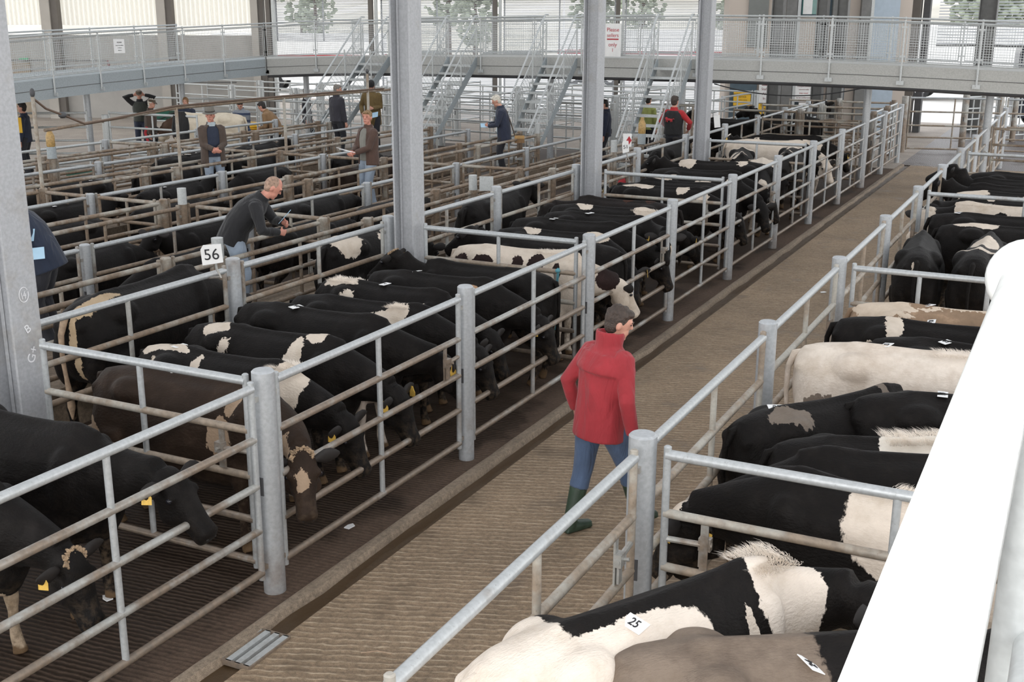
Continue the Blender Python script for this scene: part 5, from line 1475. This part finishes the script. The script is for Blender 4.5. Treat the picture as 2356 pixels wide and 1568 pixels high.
# ---- office block
M['office'] = simple('office_render', (.56, .49, .43), .85, var=.05, vscale=.6)
M['panel_grey'] = simple('grey_panel', (.20, .21, .20), .7, var=.05)
M['blue_frame'] = simple('slate_blue_frame', (.075, .11, .135), .6)
M['pale_blue'] = simple('pale_blue_cladding', (.42, .50, .58), .6, var=.05)
OA, OD, OL, OANG = wall_frame((-11.35, 39.3), (-5.7, 41.3))
RO = rotm(0, 0, OANG)
def op(s, off, z): return np.array([OA[0] + OD[0] * s - OD[1] * off, OA[1] + OD[1] * s + OD[0] * off, z])
tag(MB().box(op(OL / 2, 1.5, 4), (OL, 3.0, 8), RO).build('wall_office', M['office'], smooth=False), kind='structure')
tag(MB().box(op(.98, -.03, 5.5), (.66, .08, 5.2), RO).build('wall_grey_panel', M['panel_grey'], smooth=False), kind='structure')
M['teal_glass'] = simple('teal_glass', (.05, .19, .17), .08, var=.1)
o = empty('window_1', tuple(op(2.85, -.05, 4.55)), OANG, 'teal window of the office above the high walkway', 'window'); o['kind'] = 'structure'
MB().box((0, 0, 0), (1.05, .08, 1.3)).build('window_frame', M['blue_frame'], o, smooth=False)
MB().box((0, -.05, .0), (.90, .02, 1.12)).build('pane', M['teal_glass'], o, smooth=False)
MB().box((-.27, -.065, .0), (.30, .012, 1.12)).build('pane_reflection', M['white'], o, smooth=False)  # white strip painting the reflection on the glass
n = 1
for s, w in ((2.05, .34), (3.55, .34), (4.45, .30)):
    o = empty('pilaster', tuple(op(s, -.2, 0)), OANG, 'dark steel pilaster on the office front, %s from the left' % nth(n), 'column', 'pilasters of the office')
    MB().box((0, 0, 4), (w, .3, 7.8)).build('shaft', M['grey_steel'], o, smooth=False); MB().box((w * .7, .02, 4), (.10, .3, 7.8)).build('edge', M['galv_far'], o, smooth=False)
    n += 1
tag(MB().box(op(5.15, -.05, 4), (.85, .1, 8), RO).build('wall_pale_cladding', M['pale_blue'], smooth=False), kind='structure')
for i, (s, w) in enumerate(((.62, .60), (2.25, .20), (3.75, .18))):
    o = empty('door_%d' % (i + 2), tuple(op(s, -.04, 0)), OANG, 'slate blue door frame at ground level of the office, %s from the left' % nth(i + 1), 'door'); o['kind'] = 'structure'
    MB().box((0, 0, 1.25), (w + .3, .08, 2.5)).build('door_frame', M['blue_frame'], o, smooth=False)
# dark cladding right of the office and jamb of the opening
tag(MB().box((-5.9, 42.9, 3.9), (.55, .5, 7.8)).build('wall_dark_cladding', M['pier_steel'], smooth=False), kind='structure')
tag(MB().box((-5.45, 43.1, 3.9), (.22, .4, 7.8)).build('trim_opening_jamb', M['dark_steel'], smooth=False), kind='structure')
# louvres over the right-hand opening
mb = MB(); z = 3.02
while z < 6.0:
    mb.box((.6, 44.3, z), (11.6, .05, .008), rotm(R(35), 0, 0)); z += .10
tag(mb.build('wall_louvre_5', M['louvre'], smooth=False), kind='structure')
tag(MB().box((.6, 44.3, 2.96), (11.6, .08, .07)).build('trim_louvre_sill', M['dark_steel'], smooth=False), kind='structure')
# ---- notices
def sign(name, c, ang, w, h, mat, label, lines=(), t=.02):
    o = empty(name, c, ang, label, 'sign')
    MB().box((0, 0, 0), (w, t, h)).build('board', M[mat], o, smooth=False)
    for txt, sz, z, mk in lines:
        if txt == '-': MB().box((0, -t / 2 - .002, z), (w * .72, .004, sz)).build('rule', M[mk], o, smooth=False)
        else: lettering(txt, sz, (0, -t / 2 - .002, z), (1, 0, 0), (0, 0, 1), M[mk], o)
    return o
sign('notice', tuple(op(.59, -.16, 1.20)), OANG, .58, .46, 'yellow', 'yellow animal health notice on the blue office door', (('ANIMAL HEALTH', .078, .15, 'black_ink'), ('NOTICE', .078, .06, 'black_ink'), ('All livestock must be', .042, -.04, 'black_ink'), ('identified and tagged', .042, -.10, 'black_ink')))
sign('notice', tuple(op(1.46, -.16, 1.46)), OANG, .64, .78, 'white', 'white notice with maroon lettering, staff only allowed in yard', (('Catwalk', .13, .30, 'maroon_ink'), ('-', .022, .20, 'maroon_ink'), ('Staff Only', .12, .07, 'maroon_ink'), ('Allowed', .12, -.09, 'maroon_ink'), ('In Yard', .12, -.24, 'maroon_ink')))
sign('notice', tuple(op(1.46, -.16, .84)), OANG, .62, .40, 'yellow', 'yellow disinfect point notice below the white staff notice', (('DISINFECT', .10, .15, 'black_ink'), ('POINT', .10, .03, 'black_ink'), ('all vehicles', .045, -.09, 'black_ink')))
sign('notice', tuple(op(2.62, -.30, 1.44)), OANG, .62, .62, 'white', 'white notice about transporting animals, small red lettering', (('transport animals', .062, .2, 'maroon_ink'), ('commercially', .062, .1, 'maroon_ink'), ('may need', .075, -.02, 'red_ink'), ('to be authorised', .07, -.17, 'maroon_ink')))
sign('notice', tuple(op(2.66, -.30, .92)), OANG, .34, .36, 'paper', 'small pale notice beneath the transport notice', (('notice', .06, 0, 'black_ink'),))
sign('notice', (-22.07, 18.9, 3.02), R(-84) + PI, .02, .02, 'paper', 'tiny') if False else None
o = sign('notice', (-22.03, 22.2, 3.11), R(88), .34, .34, 'paper', 'white printed notice tied to the far left walkway railing', (('PLEASE', .05, .09, 'black_ink'), ('keep to the walkway', .03, .02, 'black_ink'), ('at all times', .03, -.04, 'black_ink'), ('thank you', .03, -.10, 'black_ink')))
o = sign('notice', (-10.62, 26.9, 3.32), 0, .42, .78, 'white', 'white notice with red lettering on the walkway rail, right of the third column', (('Please', .13, .24, 'red_ink'), ('sellers', .12, .11, 'red_ink'), ('-', .03, .02, 'red_ink'), ('only', .13, -.11, 'red_ink'), ('l', .12, -.24, 'red_ink')))
sign('notice', (-23.05, 19.55, 1.32), R(20), .50, .36, 'yellow', 'yellow handwritten notice at the far left edge', (('NO ENTRY', .07, .05, 'black_ink'),))
# pen number boards
def board(c, ang, tilt, w, h, txt, label, mat='white', size=.15):
    o = empty('pen_number_board', c, ang, label, 'sign', 'pen number boards'); o.rotation_euler[1] = tilt
    poly = [(-w / 2, -h / 2), (w / 2, -h * .42), (w / 2, h / 2), (-w * .36, h / 2), (-w / 2, h * .3)]
    MB().prism(poly, (0, .012, 0), (1, 0, 0), (0, 0, 1), (0, -1, 0), .024).build('board', M[mat], o, smooth=False)
    lettering(txt, size, (0, -.014, 0), (1, 0, 0), (0, 0, 1), M['black_ink'], o)
    MB().tube([(.02, .02, -h * .4), (.02, .03, -h * .8), (.05, .03, -h * 1.2), (-.13, .13, -h * 1.2 - .02)], .012, 6).build('bracket', M['galv_dirty'], o)
    return o
board((-7.08, 8.06, 1.72), R(30), R(-4), .19, .185, '56', 'white pen number board 56 on the outer fence of the nearest left pen', size=.145)
board((-7.02, 18.5, 1.72), R(30), R(-6), .11, .20, '51', 'white pen number board 51 by the third column', size=.09)
board((-7.12, 24.3, 1.70), R(30), R(8), .14, .24, '', 'small plain white board on the outer fence near the fourth column') if False else sheet('card', (-7.12, 24.2, 1.72), (.85, .5, .1), (-.1, -.1, 1), .13, .26, 'white', 'small white card on the outer fence near the fourth column', 'sign', .015)
sheet('plate', (-8.10, 15.45, 1.40), (.86, .5, 0), (0, 0, 1), .21, .22, 'galv_walk', 'blank greenish metal plate clipped to the first rusty rail', 'plate', .012)
o = empty('hazard_board', (-7.75, 20.5, 1.62), R(30), 'white board with a red diamond beside the nearest staircase', 'sign')
MB().box((0, 0, 0), (.16, .05, .24)).build('board', M['white'], o, smooth=False)
MB().tube([(0, .04, .1), (0, .04, -1.62)], .016, 6).build('pole', M['galv_dirty'], o)
MB().prism([(0, -.08), (.05, 0), (0, .08), (-.05, 0)], (.03, -.026, 0), (1, 0, 0), (0, 0, 1), (0, -1, 0), .004).build('diamond', M['red_ink'], o, smooth=False)
o = empty('fire_extinguisher', (-7.80, 20.42, .42), 0, 'red fire extinguisher on the walkway beneath the red diamond board', 'extinguisher')
MB().lathe([(.07, 0), (.075, .02), (.075, .42), (.05, .5), (.02, .52), (.02, .58)], n=14).build('cylinder', M['red_ink'], o); MB().box((0, 0, .60), (.03, .14, .03)).build('handle', M['rubber'], o)
# bottles on posts
M['amber'] = simple('yellow_brown_plastic', (.42, .27, .10), .4, var=.3, vscale=30)
for x, y, z, l in ((-17.4, ROWY0 + 2 * ROWD - .05, 1.47, 'yellow brown plastic bottle on a blue bracket at far left'), (-8.5, 23.35, 1.47, 'yellow brown plastic bottle on a post in front of the nearest staircase')):
    o = empty('bottle', (x, y, z), 0, l, 'bottle')
    MB().lathe([(.07, 0), (.08, .02), (.08, .20), (.05, .27), (.035, .30)], n=14).build('bottle_body', M['amber'], o); MB().lathe([(.04, .30), (.04, .34)], n=12).build('cap', M['amber'], o)
    MB().lathe([(.085, -.22), (.085, .0)], n=14).build('bracket', M['deck_blue'], o)
post(-8.5, 23.35, 'rusty post carrying a plastic bottle in front of the nearest staircase', 1.25, .062, 'rusty', 'posts of the low races')
# ---- yard things
o = empty('wheelbarrow', (-29.3, 31.1, 0), R(20), 'green wheelbarrow with yellow handles standing in the yard', 'wheelbarrow')
M['green_plastic'] = simple('green_plastic', (.02, .12, .085), .5)
MB().loft([[(-.55, -.3, .62), (.6, -.36, .75), (.6, .36, .75), (-.55, .3, .62)], [(-.3, -.2, .35), (.3, -.2, .32), (.3, .2, .32), (-.3, .2, .35)]]).build('tray', M['green_plastic'], o, smooth=False)
for s in (-1, 1): MB().tube([(-.6, s * .12, .2), (.2, s * .24, .4), (1.0, s * .3, .75)], .022, 6).build('handle', M['rubber'], o); MB().tube([(1.0, s * .3, .75), (1.2, s * .31, .80)], .03, 6).build('grip', M['yellow'], o); MB().tube([(.4, s * .25, .42), (.5, s * .25, 0)], .02, 6).build('leg', M['rubber'], o)
MB().lathe([(.05, -.04), (.19, -.045), (.2, 0), (.19, .045), (.05, .04)], (-.62, 0, .2), 18, rotm(PI / 2, 0, 0)).build('wheel', M['rubber'], o)
m = MB(); r9 = random.Random(2)
pts = []
for i in range(150):
    a = i * .42; pts.append((math.cos(a) * (1.5 + r9.uniform(-.25, .25)), math.sin(a) * (.55 + r9.uniform(-.15, .15)), .05 + .16 * r9.random()))
m.tube(pts, .035, 6)
tag(m.build('hose', M['yellow'], loc=(-26.9, 32.3, 0), rz=R(26)), 'heap of coiled yellow hose lying on the yard floor', 'hose')
tag(MB().box((0, 0, .12), (.5, .4, .24)).build('bucket_lid', M['green_plastic'], smooth=False, loc=(-20.6, 17.3, .35)), 'green plastic tub in front of the yard gate', 'tub') if False else None
o = empty('tub', (-20.3, 18.9, 0), 0, 'green plastic tub on the floor by the yard gate', 'tub')
MB().lathe([(.24, 0), (.28, .42), (.30, .45), (.27, .45), (.22, .05)], n=20).build('tub_body', M['green_plastic'], o)
for s in (-1, 1): MB().tube([(s * .29, -.06, .36), (s * .34, 0, .38), (s * .29, .06, .36)], .012, 6).build('handle', M['rubber'], o)
o = empty('coat', (-19.80, 21.79, 1.49), 0, 'black jacket hung over a yard rail by the show cow', 'coat')
MB().loft([ring_at(np.array(c), np.array([1, 0, 0]), np.array([0, 1, 0]), a, b__, 12) for c, a, b__ in (((0, 0, -.55), .20, .07), ((0, 0, -.2), .22, .09), ((0, 0, 0), .19, .07), ((0, .0, .12), .10, .05))]).build('coat_body', M['black_cloth'], o)
MB().tube([(-.18, 0, .02), (-.25, -.02, -.3), (-.22, 0, -.5)], [.06, .055, .045], 8).build('sleeve', M['black_cloth'], o)
o = empty('halter_rope', (-22.05, 22.95, 0), 0, 'red halter rope hanging from the show cow to the rail', 'rope')
MB().tube([(0, 0, 1.05), (-.06, -.02, .9), (0, -.02, .72), (.05, 0, .55), (.02, 0, .45)], .035, 7).build('rope_fall', M['red_ink'], o)
# scraps of paper on the floors
n = 1
for x, y, lab in ((-4.75, 6.75, 'numbered white scrap of paper on the pen floor by the nearest alley post'), (-5.55, 5.1, 'torn white scrap of paper on the front left pen floor'), (-3.15, 16.6, 'small white scrap lying on the alley beside the right fence'), (-2.55, 9.6, 'tiny white scrap on the alley by the second right post')):
    v = [(0, 0, .012), (.07, .01, .018), (.085, .05, .03), (.04, .06, .014), (-.01, .045, .02)]
    o = MB().prism([(p[0], p[1]) for p in v], (0, 0, .006), (1, 0, 0), (0, 1, 0), (0, 0, 1), .008).build('paper_scrap', M['paper'], smooth=False, loc=(x, y, 0), rz=n * 1.3)
    tag(o, lab, 'paper', 'scraps of paper on the floor'); n += 1
# ---- camera-side handrail of the raised viewing walkway
o = empty('handrail', (-.045, 1.55, 0), 0, 'bright tubular handrail with a ball joint close to the camera at right', 'railing')
MB().tube([(.0, -3.0, 3.52), (0, 0, 3.512)], .030, 24).build('rail', M['galv_walk'], o)
MB().ell((0, 0, 3.512), (.050, .055, .050), None, 24, 16).build('ball_joint', M['galv_walk'], o)
MB().tube([(.035, 0, 3.5), (.035, 0, 2.2)], .024, 16).build('post', M['galv_walk'], o)
MB().tube([(.06, -3.0, 3.02), (.06, 0, 3.02)], .020, 14).build('rail', M['galv_walk'], o)
MB().box((.035, 0, 2.3), (.10, .05, .3)).build('bracket', M['galv_dirty'], o)
tag(MB().box((1.35, -.6, 2.28), (2.5, 4.3, .36)).build('floor_viewing_walkway', M['deck_side'], smooth=False), kind='structure')
# black cable slung under the walkway
m = MB().tube([(-8.0 + 3.4 * i / 16, 26.8, 2.36 - .22 * (1 - ((i - 8) / 8) ** 2)) for i in range(17)], .014, 6)
tag(m.build('cable', M['rubber']), 'black cable sagging under the high walkway at right', 'cable')
# ================================================================ outdoors
tag(MB().box((0, 150, -.26), (500, 420, .4)).build('ground_outside', M['outdoor'], smooth=False), kind='structure')
M['hill'] = simple('hillside', (.52, .49, .42), .95, var=.4, vscale=.06)
M['foliage'] = simple('foliage', (.26, .29, .22), .95, var=.35, vscale=.8)
mb = MB()
xs = np.linspace(-220, 160, 40); rows = []
for j, (y, zf) in enumerate(((110, 0), (140, 4.5), (175, 10), (230, 20), (270, 22))):
    rows.append([(x, y + 12 * math.sin(x * .03), zf * (1 + .35 * math.sin(x * .021 + 1) + .1 * math.sin(x * .11)) - .1) for x in xs])
mb.loft([np.array(r_) for r_ in rows], False, False)
tag(mb.build('ground_hillside', M['hill']), kind='structure')
r8 = random.Random(5); n = 1
for x, y, h, w in ((-62, 86, 9, 4), (-52, 92, 12, 5), (-45, 84, 7, 4), (-39, 95, 8, 5), (-33, 90, 10, 4), (-27, 96, 7, 4), (-21, 88, 9, 4), (-16, 96, 11, 3), (-8, 104, 9, 8), (2, 108, 8, 7), (-70, 95, 13, 6)):
    o = empty('tree', (x, y, 0), 0, 'hazy tree behind the louvred wall, %s from the left' % nth(n), 'tree', 'trees outside')
    m = MB()
    for i in range(420):
        a = r8.uniform(0, 2 * PI); q = r8.random() ** .5; zz = h * (.25 + .75 * r8.random())
        rr = w * .5 * math.sin(PI * min(.97, .15 + .8 * (zz / h - .25) / .75)) * q
        sz = r8.uniform(.10, .30) * w / 5
        m.ell((math.cos(a) * rr, math.sin(a) * rr, zz), (sz, sz, sz * .8), rotm(0, 0, a), 6, 5)
    m.build('crown', M['foliage'], o)
    MB().tube([(0, 0, 0), (0, 0, h * .8)], [w * .06, w * .02], 6).build('trunk', M['brown_boots'], o)
    n += 1
# vehicles parked outside
def vehicle(loc, rz, L, Hh, Wd, body, label, name='van', stripe=None, cab=True, wheels=2, dark_glass=True):
    o = empty(name, loc, rz, label, name)
    m = MB()
    prof = [(-L / 2, .45), (L / 2, .45), (L / 2, Hh * .55), (L / 2 - .35, Hh * .62), (L / 2 - .8, Hh), (-L / 2 + .1, Hh), (-L / 2, Hh * .9)] if cab else [(-L / 2, .6), (L / 2, .6), (L / 2, Hh), (-L / 2, Hh)]
    m.prism(prof, (0, -Wd / 2, 0), (1, 0, 0), (0, 0, 1), (0, 1, 0), Wd)
    m.build('vehicle_body', M[body], o, smooth=False)
    if cab:
        MB().prism([(L / 2 - 1.9, Hh * .62), (L / 2 - .55, Hh * .62), (L / 2 - .92, Hh * .92), (L / 2 - 1.9, Hh * .92)], (0, -Wd / 2 - .01, 0), (1, 0, 0), (0, 0, 1), (0, 1, 0), Wd + .02).build('window', M['teal_glass'], o, smooth=False)
    if stripe: MB().box((0, 0, Hh * .6), (L + .01, Wd + .02, .22)).build('stripe', M[stripe], o, smooth=False)
    for i in range(wheels):
        x = -L / 2 + .9 + i * ((L - 1.8) / max(1, wheels - 1) if wheels <= 2 else 1.15)
        for s in (-1, 1):
            w_ = MB().lathe([(.2, -.12), (.44, -.13), (.48, -.05), (.48, .05), (.44, .13), (.2, .12)], (x, s * (Wd / 2 - .1), .48), 20, rotm(PI / 2, 0, 0)).build('wheel', M['rubber'], o)
            MB().lathe([(.05, -.14), (.26, -.135), (.26, .135), (.05, .14)], (x, s * (Wd / 2 - .1), .48), 16, rotm(PI / 2, 0, 0)).build('hub', M['white'], w_)
    return o
M['dark_blue_paint'] = simple('dark_blue_paint', (.012, .018, .035), .3)
vehicle((-7.6, 62.5, 0), 0, 9, 3.6, 2.4, 'white', 'white lorry body with twin wheels outside the right opening', 'lorry', None, False, 4)
vehicle((-.2, 46.8, 0), R(8), 4.9, 3.0, 2.1, 'dark_blue_paint', 'dark blue van parked outside at the right edge', 'van', None, True, 2)
vehicle((-38.5, 52, 0), R(28), 9, 3.0, 2.5, 'white', 'white trailer with a red band outside the first louvred bay', 'trailer', 'red_ink', False, 3)
vehicle((-24.0, 66, 0), R(10), 10, 3.2, 2.5, 'white', 'long white trailer with a red band outside the second louvred bay', 'trailer', 'red_ink', False, 3)
n = 1
for x, y in ((-27.5, 62), (-14.4, 58)):
    o = empty('lamp_post', (x, y, 0), 0, 'pale lamp post outside behind the louvres, %s from the left' % nth(n), 'lamp'); n += 1
    MB().tube([(0, 0, 0), (0, 0, 6.2)], [.09, .05], 8).build('pole', M['white'], o); MB().tube([(0, 0, 6.15), (.8, 0, 6.3)], .06, 6).build('lamp_head', M['white'], o)
# straw wisps and gutter water glints
m = MB().tube([(0, 0, 0), (.10, .03, .012), (.19, .03, .006)], .004, 4)
tag(m.build('straw', M['tan_hair'] if 'tan_hair' in M else M['hair_tan'], loc=(-3.66, 5.28, .01), rz=.2), 'single straw lying on the alley floor', 'straw')
